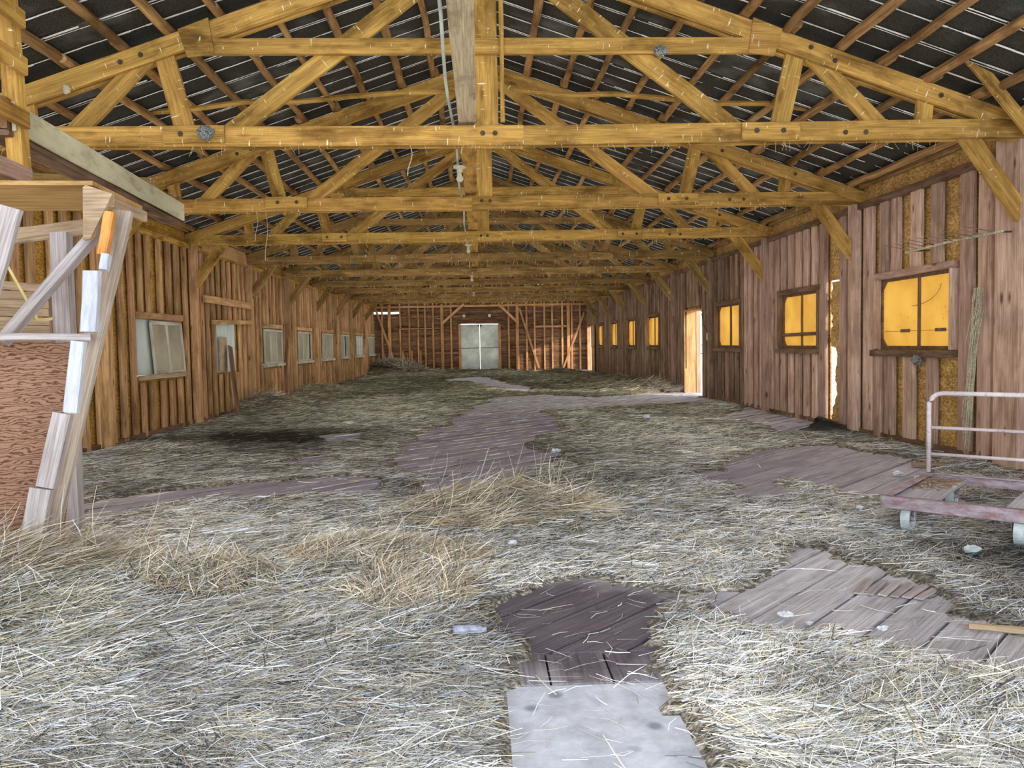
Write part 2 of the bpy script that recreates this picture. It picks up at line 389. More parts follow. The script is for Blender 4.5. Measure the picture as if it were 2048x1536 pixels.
for side in (-1, 1):
    variants = [roof_panel_mesh(side) for _ in range(1)]
    k = 0; y = Y_FRONT
    while y < Y_END + .3:
        put('roof_panel', variants[0], None, ceil, Matrix.Translation((0, y, random.uniform(0, .006)))); y += .61
    # purlins: waney poles running the length of the barn, lapped over every truss
    for i in range(11):
        X = .56 + .39 * i
        sp = [Y_FRONT] + [TY[0] - 3.048 * 2, TY[0] - 3.048] + TY + [Y_END]
        for j in range(len(sp) - 1):
            a, b = sp[j] - .14, sp[j + 1] + .14
            dx = random.uniform(-.03, .03); z0 = z_ch(X) + .035
            wdt = random.uniform(.055, .08)
            beam('purlin', (side * (X + dx), a, z0 + random.uniform(-.008, .006)), (side * (X + dx + random.uniform(-.035, .035)), b, z0 + random.uniform(-.008, .006)),
                 wdt, random.uniform(.055, .07), M_purlin, ceil, wdir=(1, 0, -.34 * side), seg=9, jit=.009, ch=.018)
beam('ridge_board', (0, Y_FRONT, z_ch(0) + .02), (0, Y_END, z_ch(0) + .02), .12, .035, M_purlin, ceil, seg=16)
# ------------------------------------------------------------------ trusses
ORD = ['first', 'second', 'third', 'fourth', 'fifth', 'sixth', 'seventh', 'eighth', 'ninth']
def truss(i, Y):
    near = i < 2
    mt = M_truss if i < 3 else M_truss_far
    r = random.Random(40 + i)
    T = empty('roof_truss', (0, Y, CH_B))
    tag(T, f'{ORD[i]} wooden roof truss from the front' + (', nearest the viewer' if i == 0 else ', smallest and furthest away' if i == 8 else ''), 'truss', 'roof trusses')
    js = .003
    def B(name, x0, z0, x1, z1, wd, yo=0., th=.045, seg=5, m=None, j=js, tp=1.):
        return beam(name, (x0, Y + yo, z0), (x1, Y + yo, z1), wd, th, m or mt, T, wdir=(0, 0, 1) if abs(x1 - x0) > abs(z1 - z0) * .3 else (1, 0, 0), seg=seg, jit=j, ch=.004, taper=tp)
    sagL, sagM, sagR = [(0, -.015, .02), (-.03, -.02, .0), (-.02, -.005, .02), (-.02, 0, .02), (0, 0, .01)][i] if i < 5 else (r.uniform(-.02, .01), r.uniform(-.01, .01), r.uniform(-.01, .02))
    zc = (CH_B + CH_T) / 2
    joints = r.uniform(-.6, .6)
    for yo in (0, .09):        # twin chords with the webs bolted between them
        if i in (0, 2, 3):
            B('bottom_chord', -4.6, zc + sagL, 0.3, zc + sagM, .155, yo); B('bottom_chord', .3, zc + sagM, 4.6, zc + sagR, .155, yo)
        else:
            B('bottom_chord', -4.6, zc + sagL, joints, zc + sagM, .155, yo); B('bottom_chord', joints, zc + sagM, 4.6, zc + sagR, .155, yo)
    for s in (-1, 1):
        def zc2(x): return z_ch(x) - .085
        for yo in (0, .09):
            B('top_chord', s * 4.62, zc2(4.62), s * 2.25, zc2(2.25), .15, yo, seg=5)
            B('top_chord', s * 2.25, zc2(2.25), 0, zc2(0), .15, yo, seg=5)
        B('web_brace', s * 3.34, CH_T - .1, s * 2.62, 3.56, .14, .045)
        B('web_brace', s * 2.40, CH_T - .1, s * 2.58, 3.60, .155, .045)
        B('web_brace', s * 2.12, CH_T - .1, s * .12, z_ch(.3) - .06, .15, .045, seg=6)
        B('web_brace', s * 3.62, CH_T - .1, s * 3.66, 3.17, .14, .045, seg=2)
        # knee brace down to the wall post
        beam('knee_brace', (s * 3.98, Y + .045, CH_T - .06), (s * 4.50, Y + .045, 2.16), .16, .045, mt, T, wdir=(1, 0, .6 * s), seg=4, jit=.003)
        if near or i == 3:
            B('splice_plate', s * 2.08, zc - .002, s * 2.56, zc - .002, .135, -.04, .03, 2)
        elif i == 2: B('splice_plate', s * 2.12, zc - .002, s * 2.5, zc - .002, .13, -.04, .03, 2)
        # gusset plate where collar tie meets the top chord
        gm = MB(); gx = 2.28
        if i < 4:
            gm.prism([(s * (gx - .14), Y - .040, 3.49), (s * (gx + .07), Y - .040, 3.46), (s * (gx + .14), Y - .040, z_ch(gx + .14) - .0), (s * (gx - .10), Y - .040, z_ch(gx - .10) + .01)], (0, .018, 0))
            gm.put('gusset_plate', M_tan if i == 9 else mt, T, origin=(s * gx, Y, 3.55))
    B('collar_tie', -2.35, 3.555, 2.35, 3.555, .125, 0, seg=6)
    beam('king_post', (0, Y + .045, CH_B + .02), (0, Y + .045, z_ch(0) - .03), .2, .045, mt, T, wdir=(1, 0, 0), seg=4, jit=.003)
    if i < 3:
        pts = [(-2.2, zc), (-2.42, zc), (2.2, zc), (2.42, zc), (-.03, zc), (.07, zc), (2.95, zc - .01), (3.12, zc - .01), (-2.72, z_ch(2.72) - .09), (-2.88, z_ch(2.88) - .09), (2.66, z_ch(2.66) - .06), (2.86, z_ch(2.86) - .1), (3.75, z_ch(3.75) - .08)]
        for (x, z) in pts:
            m = MB(); m.lathe([(.0001, -.012), (.011, -.012), (.011, -.006), (.021, -.005), (.021, .004)], (0, 0, 0), 'y', 8)
            put('bolt', mesh('bolt', m.V, m.F, [M_bolt]) if 'bolt' not in CACHE else CACHE['bolt'], None, T, Matrix.Translation((x, Y - (.06 if abs(x) > 2 and abs(x) < 2.5 else .024), z)))
    return T
for i, Y in enumerate(TY): truss(i, Y)
# extra nailed stick beside the nearest king post, catwalk board and conduit
tag(beam('upright_stick', (.13, TY[0] - .05, CH_T), (.13, TY[0] - .05, z_ch(0)), .035, .03, M_truss, None, wdir=(1, 0, 0)), 'thin upright stick nailed beside the king post of the nearest truss', 'stick')
g = 'catwalk planks down the middle'
segs = [(1.5, 6.70), (6.70, 12.8), (12.8, 18.9), (18.9, 25.0), (25.0, 31.2)]
for k, (a, b) in enumerate(segs):
    o = beam('catwalk_plank', (-.155, a, CH_T + .028), (-.155, b, CH_T + .028 + .001 * k), .145, .035, M_catwalk if k == 0 else M_truss, None, wdir=(1, 0, 0), seg=8)
    tag(o, ['grey-stained catwalk plank overhead in front of the nearest truss, widest of the row', 'catwalk plank lying on the chords of the first and third trusses', 'catwalk plank between the third and fifth trusses', 'catwalk plank between the fifth and seventh trusses', 'furthest catwalk plank, beyond the seventh truss'][k], 'plank', g)
cd = MB(); pts = [(-.275 + .012 * math.sin(y * 1.9), y, CH_T - .02 + .02 * math.sin(y * 2.1)) for y in np.arange(1.5, 31, .5)]
cd.tube([(p[0], p[1], p[2] + .05) for p in pts], .011, 6); tag(cd.put('conduit', M_steel, None, smooth=True), 'grey electrical conduit running beside the catwalk planks', 'conduit')
def bulb(Y, label):
    T = empty('ceiling_bulb', (-.25, Y, CH_B + .1)); tag(T, label, 'light bulb', 'bare bulbs along the catwalk')
    m = MB(); m.lathe([(.0001, .035), (.062, .03), (.066, .012), (.03, .0), (.028, -.03), (.0001, -.032)], (-.25, Y, CH_B + .10), 'z', 14); m.put('lampholder', M_porc, T, smooth=True, origin=(-.25, Y, CH_B + .1))
    m = MB(); m.lathe([(.0001, 0), (.018, -.002), (.02, -.02), (.034, -.05), (.036, -.066), (.024, -.088), (.0001, -.095)], (-.25, Y, CH_B + .068), 'z', 14); m.put('glass_bulb', M_porc, T, smooth=True, origin=(-.25, Y, CH_B + .05))
for Y, l in ((7.97, 'cream light bulb in a round holder just behind the nearest truss'), (14.1, 'bare bulb hanging under the catwalk between the third and fourth trusses'), (20.3, 'small bulb under the catwalk between the fifth and sixth trusses'), (26.6, 'tiny bulb under the catwalk beyond the seventh truss')): bulb(Y, l)
# cross poles between first and second truss
for s, lab in ((-1, 'thin crooked pole crossing under the left roof slope behind the nearest truss'), (1, 'thin crooked pole crossing under the right roof slope behind the nearest truss')):
    m = MB(); m.tube([(s * (4.4 - 4.1 * k / 8), 8.1 + .02 * math.sin(k), 3.42 + .27 * k / 8 + .02 * math.sin(k * 2.3 + s)) for k in range(9)], .026, 6)
    tag(m.put('cross_pole', M_truss, None), lab, 'pole', 'cross poles under the roof')
tag(beam('roof_brace', (3.36, 6.1, 3.95 - .25), (4.42, 6.42, 2.82), .10, .035, M_truss, None, wdir=(1, 0, .9), seg=5), 'slanting board from roof to wall at the top right corner, before the nearest truss', 'board')

# ------------------------------------------------------------------ side walls
def win_ranges(side):
    return {1: [(7.70, 9.19), (10.80, 12.21), (14.07, 15.54), (20.50, 22.08), (23.60, 25.05), (26.68, 28.2), (29.8, 31.3)],
            -1: [(10.72, 12.15), (13.9, 14.95), (16.76, 18.26), (19.88, 21.39), (22.92, 24.5), (26.01, 27.48), (29.13, 30.7), (32.35, 34.1)]}[side]
DOOR2 = (16.45, 17.92); DOOR3 = (32.2, 34.2); HOLE = (10.28, 10.56)
WALL = {}
for side, nm in ((-1, 'wall_left'), (1, 'wall_right')):
    wl = tag(empty(nm, (side * HW, 16, 0)), kind='structure'); WALL[side] = wl
    wins = win_ranges(side)
    z0w, z1w = (1.05, 1.82) if side > 0 else (.81, 1.57)
    osb = M_osb if side > 0 else M_osbl
    # sheathing: panels between openings
    cuts = [(a, b, z0w, z1w) for a, b in wins]
    if side > 0: cuts += [(DOOR2[0], DOOR2[1], -.1, 1.82), (DOOR3[0], DOOR3[1], -.1, 1.82), (HOLE[0], HOLE[1], .08, 1.93)]
    cuts.sort(); ycur = Y_FRONT; x0, x1 = side * (HW + .045), side * (HW + .065)
    top = 3.12
    def sheet(a, b, lo, hi):
        if b - a < .01 or hi - lo < .01: return
        n = max(1, int(round((b - a) / 1.3)))
        for k in range(n):
            ya, yb = a + (b - a) * k / n, a + (b - a) * (k + 1) / n
            box('sheathing_panel', (min(x0, x1), ya + .002, lo), (max(x0, x1), yb - .002, hi), osb, wl)
    for a, b, lo, hi in cuts:
        sheet(ycur, a, -.05, top); sheet(a, b, -.05, lo); sheet(a, b, hi, top); ycur = b
    sheet(ycur, Y_END, -.05, top)
    # plates
    xb = side * (HW - .0)
    yy = [Y_FRONT] + [TY[0] - 3.048] + TY + [Y_END]
    for a, b in zip(yy[:-1], yy[1:]):
        beam('top_plate', (side * (HW - .01), a, 2.745), (side * (HW - .01), b, 2.745), .075, .09, M_truss if side < 0 else M_lintel, wl, seg=5)
        beam('eave_board', (side * (HW + .0), a, 3.0), (side * (HW + .0), b, 3.0), .07, .05, M_purlin, wl, seg=5, jit=.008)
        beam('bottom_plate', (side * (HW + .0), a, .02), (side * (HW + .0), b, .02), .09, .05, M_lintel, wl, seg=3) if not (side > 0 and (a < 17 < b or b > 33)) else None
    # boards
    def in_cut(y, pad=.02):
        for c in cuts:
            if c[0] - pad < y < c[1] + pad: return c
        return None
    xf = side * (HW + .0)
    def board(y, wd, lo, hi, m=None, lean=0.):
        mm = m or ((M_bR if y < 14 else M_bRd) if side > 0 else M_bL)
        beam('wall_board', (xf, y, lo), (xf, y + lean, hi), wd, .05, mm, wl, wdir=(0, 1, 0), seg=5, jit=.0045, ch=.012)
    if side > 0:
        for a, b in ((7.10, 7.29), (7.38, 7.58), (9.29, 9.52), (9.64, 9.84), (9.98, 10.16)): board((a + b) / 2, b - a, 0, 2.71)
        for a, b in ((7.97, 8.14), (8.38, 8.60), (8.80, 9.0), (9.06, 9.24)): board((a + b) / 2, b - a, 0, z0w - .09)
        for a, b in ((7.89, 8.08), (8.27, 8.48), (8.70, 8.88), (8.95, 9.13)): board((a + b) / 2, b - a, z1w + .08, 2.71)
        board(10.67, .2, 0, 2.71)
        y = 12.32; rngb = random.Random(3)
        segsL = [(10.86, 12.2)]
        for k in range(5): board(10.93 + .29 * k, .17, 0, z0w - .09); board(10.95 + .28 * k, .17, z1w + .08, 2.71)
        start = 12.33
        for k in range(9): board(6.3 - .42 * k, .19, 0, 2.71)
        for a, b in ((-3, 6.6),): pass
    else:
        start = 6.6; rngb = random.Random(9)
        for k in range(14): board(6.3 - .40 * k, .14, 0, 2.71)
    y = start
    while y < Y_END - .1:
        wd = rngb.uniform(.12, .18); step = wd + rngb.uniform(.06, .15) + (.09 if side < 0 and y < 13 else .03 if side < 0 else 0); wd = wd * (.85 if side < 0 else 1)
        c = in_cut(y)
        if side > 0 and 9.0 < y < 12.3: y += step; continue
        if c is None: board(y, wd, rngb.uniform(0, .03), 2.71, lean=rngb.uniform(-.012, .012))
        else:
            if c[2] > .3: board(y, wd, 0, c[2] - .09)
            board(y, wd, c[3] + .08, 2.71)
        y += step
    for k, Y in enumerate([TY[0] + .12] + TY[1:]):
        if side > 0 and k == 0: beam('wall_post', (side * (HW - .05), 6.76, 0), (side * (HW - .05), 6.76, 2.95), .33, .11, M_bR, wl, wdir=(0, 1, 0), seg=5, jit=.003)
        else:
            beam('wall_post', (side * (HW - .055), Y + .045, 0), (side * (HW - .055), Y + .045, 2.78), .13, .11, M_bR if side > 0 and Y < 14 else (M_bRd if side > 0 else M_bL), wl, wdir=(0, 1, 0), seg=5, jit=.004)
# sun-lit gap in the right wall: ragged pieces of strand board left on its edges
rg = MB(); pv_ = None; q_r = random.Random(17)
for k in range(70):
    z = .08 + k * .0265; e_ = 10.36 + (.17 if z > 1.05 else .02) + .025 * math.sin(k * .35) + .012 * math.sin(k * 1.3) + q_r.uniform(-.008, .01) + (.12 * (1 - k / 14) if k < 14 else 0)
    if pv_ is not None:
        rg.prism([(HW + .044, 10.20, z - .0265), (HW + .044, pv_, z - .0265), (HW + .044, e_, z), (HW + .044, 10.20, z)], (.018, 0, 0))
    pv_ = e_
rg.put('broken_board_edge', M_osb, WALL[1])
tag(WALL[1], kind='structure')
# extra boards and rails on the left wall
WL = WALL[-1]
beam('wall_rail', (-4.50, 13.1, 1.97), (-4.50, 15.75, 1.97), .12, .04, M_bL, WL, seg=4)
beam('wall_rail', (-4.50, 13.5, 1.60), (-4.50, 15.75, 1.66), .075, .04, M_bL, WL, seg=4)
beam('leaning_board', (-4.40, 18.1, 0), (-4.50, 18.85, 1.5), .12, .03, M_bL, WL, wdir=(0, 1, 0))
beam('leaning_board', (-4.30, 14.05, 0), (-4.48, 14.3, 1.2), .20, .02, M_lintel, WL, wdir=(0, 1, 0))
m = MB(); m.prism([(-4.5, 13.1, 2.74), (-4.5, 15.6, 2.74), (-4.5, 15.5, 2.97), (-4.5, 13.1, 2.97)], (-.02, 0, 0)); m.put('patch_panel', M_shelfply, WL)

# ------------------------------------------------------------------ windows
def oct_frame(x, ya, yb, za, zb, fw_, ch, th):
    """flat frame plate with chamfered opening, in the plane x, thickness th"""
    m = MB(); o = [(ya, za), (ya + ch, za), (yb - ch, za), (yb, za), (yb, za + ch), (yb, zb - ch), (yb, zb), (yb - ch, zb), (ya + ch, zb), (ya, zb), (ya, zb - ch), (ya, za + ch)]
    yi0, yi1, zi0, zi1 = ya + fw_, yb - fw_, za + fw_, zb - fw_
    inn = [(yi0, zi0 + ch), (yi0 + ch, zi0), (yi1 - ch, zi0), (yi1, zi0 + ch), (yi1, zi0 + ch), (yi1, zi1 - ch), (yi1, zi1 - ch), (yi1 - ch, zi1), (yi0 + ch, zi1), (yi0, zi1 - ch), (yi0, zi1 - ch), (yi0, zi0 + ch)]
    n = 12
    for xx in (x, x + th):
        m.V += [(xx, a, b) for a, b in o] + [(xx, a, b) for a, b in inn]
    for i in range(n):
        j = (i + 1) % n
        m.F += [(i, j, n + j, n + i), (2 * n + i, 3 * n + i, 3 * n + j, 2 * n + j), (i, 2 * n + i, 2 * n + j, j), (n + i, n + j, 3 * n + j, 3 * n + i)]
    return m
wn = 0
for k, (a, b) in enumerate(win_ranges(1)):
    wn += 1; W_ = tag(empty(f'window_{wn}', (HW, (a + b) / 2, 1.05)), kind='structure'); z0, z1 = 1.03, 1.83
    fm = M_bR if k == 0 else M_lintel
    beam('window_head', (HW - .01, a - .06, z1 + .035), (HW - .01, b + .03, z1 + .035), .07, .09, fm, W_)
    beam('window_sill', (HW - .03, a - .04, z0 - .045), (HW - .03, b + .04, z0 - .045), .07, .10, fm if k else M_lintel, W_)
    for y in (a - .015, b + .015): beam('window_jamb', (HW - .005, y, z0), (HW - .005, y, z1), .045, .09, fm, W_, wdir=(0, 1, 0), seg=2)
    oct_frame(HW + .03, a, b, z0, z1, .035, .085, .02).put('window_frame', M_lintel, W_, origin=(HW, a, z0))
    mid = (a + b) / 2 - (.0 if k else .05)
    for (p, q) in ((a + .02, mid - .012), (mid + .012, b - .02)):
        bx = box('pane', (HW + .055, p, z0 + .02), (HW + .062, q, z1 - .02), M_yellow, W_); bx['label'] = 'yellow translucent pane lit from outside'
    beam('mullion', (HW + .045, mid, z0), (HW + .045, mid, z1), .03 if k != 2 else .06, .03, M_lintel, W_, wdir=(0, 1, 0), seg=2)
    if k == 1: beam('glazing_bar', (HW + .02, a, 1.235), (HW + .02, b, 1.225), .05, .03, M_lintel, W_, seg=3)
    if k == 0:
        for yy in (8.00, 8.68): box('latch', (HW + .04, yy - .09, 1.215), (HW + .054, yy + .09, 1.25), M_lintel, W_)
        box('pane_seam', (HW + .050, a + .05, 1.228), (HW + .054, b - .05, 1.232), M_lintel, W_)
        m = MB(); m.tube([(HW + .05, 8.55 - .55 * math.sin(t / 12 * 1.5), 1.50 + .2 * (1 - math.cos(t / 12 * 1.5)) * 1.1) for t in range(13)], .0025, 4); m.put('crack_line', M_lintel, W_)
def left_window(k, a, b):
    global wn
    wn += 1; W_ = tag(empty(f'window_{wn}', (-HW, (a + b) / 2, .82)), kind='structure'); z0, z1 = .82, 1.57; X = -HW
    if k == 1:
        m = MB()
        for j in range(11):
            y = a + (b - a) * j / 11; m.prism([(X - .02, y, .75), (X + (.005 if j % 2 else -.02), y + (b - a) / 22, .75), (X - .02, y + (b - a) / 11, .75), (X - .03, y + (b - a) / 22, .75)], (0, 0, .86))
        m.put('corrugated_sheet', M_corr, W_, origin=(X, a, .75))
        box('board_patch', (X + .01, a + .05, .76), (X + .03, a + .42, 1.36), M_tan, W_); return
    beam('window_head', (X + .02, a - .05, z1 + .05), (X + .02, b + .05, z1 + .05), .09, .07, M_bL, W_)
    beam('window_sill', (X + .05, a - .05, z0 - .03), (X + .05, b + .03, z0 - .03), .06, .10, M_tan if k == 0 else M_sash, W_)
    box('back_panel', (X - .04, a, z0), (X - .02, b, z1), M_corr, W_)
    sk = {0: .10, 3: .0, 4: -.04, 6: .03}.get(k, .02); ins = .34 if k == 0 else .02
    A = a + ins
    xs = X + .03; top = z1 - .04
    def ln(name, y0, zz0, y1, zz1, wd, m=M_sash, th=.03): beam(name, (xs, y0, zz0), (xs, y1, zz1), wd, th, m, W_, wdir=(0, 1, 0) if abs(y1 - y0) < abs(zz1 - zz0) else (0, 0, 1), seg=2, jit=.001)
    nm = 2 if k == 0 else 3
    op = {3: 2, 5: 1}.get(k)
    for j in range(nm + 1):
        y = A + (b - A) * j / nm; ln('sash_bar', y + sk * 1.2, z0, y - (sk * 0 if k else 0), top, .04)
    for j in range(nm):
        y = A + (b - A) * j / nm; y2 = A + (b - A) * (j + 1) / nm
        if op == j: continue
        m = MB(); m.prism([(xs - .008, y + sk * 1.2, z0), (xs - .008, y2 + sk * 1.2, z0), (xs - .008, y2, top), (xs - .008, y, top)], (-.006, 0, 0)); m.put('pane', M_pale if k != 6 else M_corr, W_, origin=(xs, y, z0))
    ln('sash_rail', A, top, b, top, .05); ln('sash_rail', A + sk * 1.2, z0 + .02, b + sk * 1.2, z0 + .02, .04)
    if k == 6: ln('sash_rail', A, 1.15, b, 1.15, .03); ln('sash_rail', A, 1.0, b, 1.0, .03)
for k, (a, b) in enumerate(win_ranges(-1)): left_window(k, a, b)

# ------------------------------------------------------------------ door openings on the right
D2 = tag(empty('door_2', (HW, 17.2, 0)), kind='structure')
beam('door_jamb', (HW + .09, DOOR2[1] + .01, -.05), (HW + .09, DOOR2[1] + .01, 1.82), .26, .045, M_endstud, D2, wdir=(1, 0, 0))
beam('door_jamb', (HW + .09, DOOR2[0] - .01, -.05), (HW + .09, DOOR2[0] - .01, 1.82), .26, .045, M_bRd, D2, wdir=(1, 0, 0))
beam('door_head', (HW + .09, DOOR2[0], 1.84), (HW + .09, DOOR2[1], 1.84), .26, .04, M_endstud, D2, wdir=(1, 0, 0))
beam('door_trim', (HW + .34, DOOR2[1] + .25, -.05), (HW + .34, DOOR2[1] + .25, 2.0), .1, .1, M_tan, D2, wdir=(1, 0, 0))
box('threshold', (HW - .06, DOOR2[0], -.06), (HW + .3, DOOR2[1], -.015), M_conc, D2)
D3 = tag(empty('door_3', (HW, 33.0, 0)), kind='structure')
beam('door_jamb', (HW + .04, DOOR3[1] + .01, -.05), (HW + .04, DOOR3[1] + .01, 1.82), .16, .045, M_endstud, D3, wdir=(1, 0, 0))
beam('door_jamb', (HW + .04, DOOR3[0] - .01, -.05), (HW + .04, DOOR3[0] - .01, 1.82), .16, .045, M_endstud, D3, wdir=(1, 0, 0))
beam('door_head', (HW + .04, DOOR3[0], 1.84), (HW + .04, DOOR3[1], 1.84), .12, .045, M_endstud, D3, wdir=(1, 0, 0))
# stable door leaf folded back along the wall, pale window in its upper half
leaf = empty('stable_door', (HW - .12, 32.0, 0)); tag(leaf, 'orange-lit plank door leaf with a pale window, open against the far right wall', 'door')
for j in range(6):
    y = 31.42 + j * .125; box('plank', (HW - .15, y, .02), (HW - .125, y + .118, .97), M_endstud, leaf)
box('rail', (HW - .16, 31.42, .95), (HW - .12, 32.17, 1.03), M_endstud, leaf); box('rail', (HW - .16, 31.42, 1.78), (HW - .12, 32.17, 1.84), M_endstud, leaf)
for y in (31.42, 31.78, 32.12): box('stile', (HW - .16, y, 1.0), (HW - .12, y + .05, 1.8), M_endstud, leaf)
box('window_pane', (HW - .145, 31.45, 1.02), (HW - .135, 32.15, 1.79), M_pale, leaf)['label'] = 'pale window pane'

# ------------------------------------------------------------------ far end wall
WB = tag(empty('wall_back', (0, Y_END, 0)), kind='structure')
rr = random.Random(21)
z = -.05; row = 0
door_x = (-.93, .78)
while z < 4.6:
    hgt = rr.uniform(.085, .125); xlim = HW + .05 if z + hgt < 3.0 else max(.2, 4.56 - (z - 2.95) / .34 + .1)
    brk = []
    if z < 2.05: spans = [(-xlim, door_x[0]), (door_x[1], xlim)]
    else: spans = [(-xlim, rr.uniform(-2, 2)), None]; spans[1] = (spans[0][1], xlim)
    for (a, b) in spans:
        if 2.5 < z < 2.6 and a < -4: a2 = -3.45; beam('slab_log', (a2, Y_END + .06, z + hgt / 2), (b, Y_END + .06, z + hgt / 2), hgt * 1.1, .05, M_end, WB, seg=8, jit=.006, ch=.02); continue
        if b - a > .3: beam('slab_log', (a, Y_END + .06, z + hgt / 2), (b, Y_END + .06, z + hgt / 2), hgt * rr.choice([1.16, 1.14, 1.12, 1.12, 1.05]), .05, M_end, WB, seg=8, jit=.006, ch=.02)
    z += hgt
Ys = Y_END - .02
full = [-4.23, -2.4, -2.06, -1.29, 1.18, 1.95, 2.3, 3.49, 3.9, 4.26]
for x in full: beam('stud', (x, Ys, 0), (x, Ys, 2.95), .075, .06, M_endstud, WB, wdir=(1, 0, 0), seg=2)
for x in (-3.47, -3.08, -2.7): beam('stud', (x, Ys, 0), (x, Ys, 1.85), .07, .06, M_endstud, WB, wdir=(1, 0, 0), seg=2); beam('stud', (x + .02, Ys, 1.93), (x, Ys, 2.95), .07, .06, M_endstud, WB, wdir=(1, 0, 0), seg=2); beam('stud', (x + .09, Ys, 0), (x + .09, Ys, .95), .06, .06, M_endstud, WB, wdir=(1, 0, 0), seg=2)
for x in (2.72, 3.06): beam('stud', (x, Ys, 0), (x, Ys, 1.85), .07, .06, M_endstud, WB, wdir=(1, 0, 0), seg=2); beam('stud', (x, Ys, 1.93), (x, Ys, 2.95), .07, .06, M_endstud, WB, wdir=(1, 0, 0), seg=2)
for x in (-3.92, -1.67, 1.55, 3.75): beam('wall_post', (x, Ys - .03, 0), (x, Ys - .03, 2.9), .13, .1, M_endstud, WB, wdir=(1, 0, 0), seg=3)
beam('top_plate', (-4.5, Ys, 2.80), (4.5, Ys, 2.84), .09, .07, M_endstud, WB, seg=5)
beam('wall_rail', (-3.5, Ys - .01, 1.88), (-1.7, Ys - .01, 1.88), .04, .06, M_endstud, WB); beam('wall_rail', (2.3, Ys - .01, 1.89), (3.75, Ys - .01, 1.89), .08, .06, M_endstud, WB)
for p, q in (((-.72, 2.9), (-1.68, 2.08)), ((.73, 2.9), (1.6, 2.05))): beam('knee_brace', (p[0], Ys - .06, p[1]), (q[0], Ys - .06, q[1]), .11, .05, M_endstud, WB)
for p, q in (((-4.5, 2.77), (-3.72, .45)), ((1.65, 2.68), (2.46, .1)), ((4.44, 2.47), (3.52, .1))): beam('diagonal_brace', (p[0], Ys - .07, p[1]), (q[0], Ys - .07, q[1]), .085, .03, M_endstud, WB, wdir=(1, 0, 0))
for x in (-4.3, -3.9, -3.5, -3.1, -2.7, -2.3, -1.9, -1.5, -.3, .1, .5, .9, 1.3, 1.9, 2.6, 3.3, 4): beam('gable_stud', (x, Ys, 2.88), (x, Ys, z_ch(x) - .05), .06, .05, M_endstud, WB, wdir=(1, 0, 0), seg=1)
# double door in the end wall
D1 = tag(empty('door_1', (-.07, Y_END - .02, 0)), kind='structure')
for s_, (a, b) in enumerate(((-.885, -.078), (-.062, .735))):
    L = empty('door_leaf', ((a + b) / 2, Ys, 0), D1)
    for (za, zb) in ((.03, 1.0), (1.025, 2.02)): box('metal_panel', (a, Ys - .02, za), (b, Ys, zb), M_steel, L)
    box('seam', (a, Ys - .015, 1.0), (b, Ys - .005, 1.026), M_bolt, L)
    for zz in (.04, 2.01):
        m = MB(); xi = b if s_ == 0 else a; sg = -1 if s_ == 0 else 1; dz = .11 if zz < 1 else -.11
        m.prism([(xi, Ys - .035, zz), (xi + sg * .11, Ys - .035, zz), (xi, Ys - .035, zz + dz)], (0, .012, 0)); m.put('corner_bracket', M_bolt, L)
for x in (-.93, .78): beam('door_post', (x, Ys - .03, 0), (x, Ys - .03, 2.12), .1, .09, M_endstud, D1, wdir=(1, 0, 0), seg=2)
beam('door_head', (-.98, Ys - .04, 2.12), (.83, Ys - .04, 2.10), .13, .09, M_end, D1)
for x, l in ((-.73, 'small white junction box left above the far double door'), (.36, 'small white junction box right above the far double door')):
    tag(box('junction_box', (x - .055, Ys - .12, 2.33), (x + .055, Ys - .05, 2.45), M_porc), l, 'junction box', 'junction boxes')

# ------------------------------------------------------------------ floor
FL = tag(empty('floor', (0, 10, 0)), kind='structure')
def clip(poly, nx, ny, d):
    out = []
    for i in range(len(poly)):
        a, b = poly[i], poly[(i + 1) % len(poly)]; da = a[0] * nx + a[1] * ny - d; db = b[0] * nx + b[1] * ny - d
        if da <= 0: out.append(a)
        if da * db < 0: t = da / (da - db); out.append((a[0] + t * (b[0] - a[0]), a[1] + t * (b[1] - a[1])))
    return out
PW = .205
def floor_poly(poly, zt):
    if len(poly) < 3: return
    cx = sum(p[0] for p in poly) / len(poly); cy = sum(p[1] for p in poly) / len(poly)
    # local frame with x along the plank so that the grain follows it
    return cx, cy
k = 0; d = -28.0; q = math.sqrt(.5); RX = Matrix.Rotation(math.radians(45), 4, 'Z'); RXi = RX.inverted()
miss = {}
while d < 3.2:
    a, b = d + .006, d + PW - (.008 if d < -2.6 else .012) - random.choice([0, 0, .004, .008])
    # strip between lines (x - y)*q = a .. b, long in direction (1,1)
    base = [(a * q + t * q, -a * q + t * q) for t in (-10, 60)] + [(b * q + t * q, -b * q + t * q) for t in (60, -10)]
    regions = [((-4.62, 4.62), (2.935, Y_END)), ((.78, 4.62), (-.5, 2.935))]
    for (xa, xb), (ya, yb) in regions:
        p = clip(clip(clip(clip(base, 1, 0, xb), -1, 0, -xa), 0, 1, yb), 0, -1, -ya)
        if len(p) < 3: continue
        ar = abs(sum(p[i][0] * p[(i + 1) % len(p)][1] - p[(i + 1) % len(p)][0] * p[i][1] for i in range(len(p)))) / 2
        if ar < .01: continue
        cx = sum(u[0] for u in p) / len(p); cy = sum(u[1] for u in p) / len(p); zt = random.uniform(-.004, .002)
        if ya > 0 and random.random() < 1:
            pass
        loc = [RXi @ Vector((u[0] - cx, u[1] - cy, 0)) for u in p]
        m = MB(); m.prism([(v.x, v.y, -.035) for v in loc], (0, 0, .035))
        Mw = Matrix.Translation((cx, cy, zt)) @ RX
        put('floor_plank', mesh('floor_plank', m.V, m.F, [M_floor]), None, FL, Mw)
    d += PW
x = -4.6
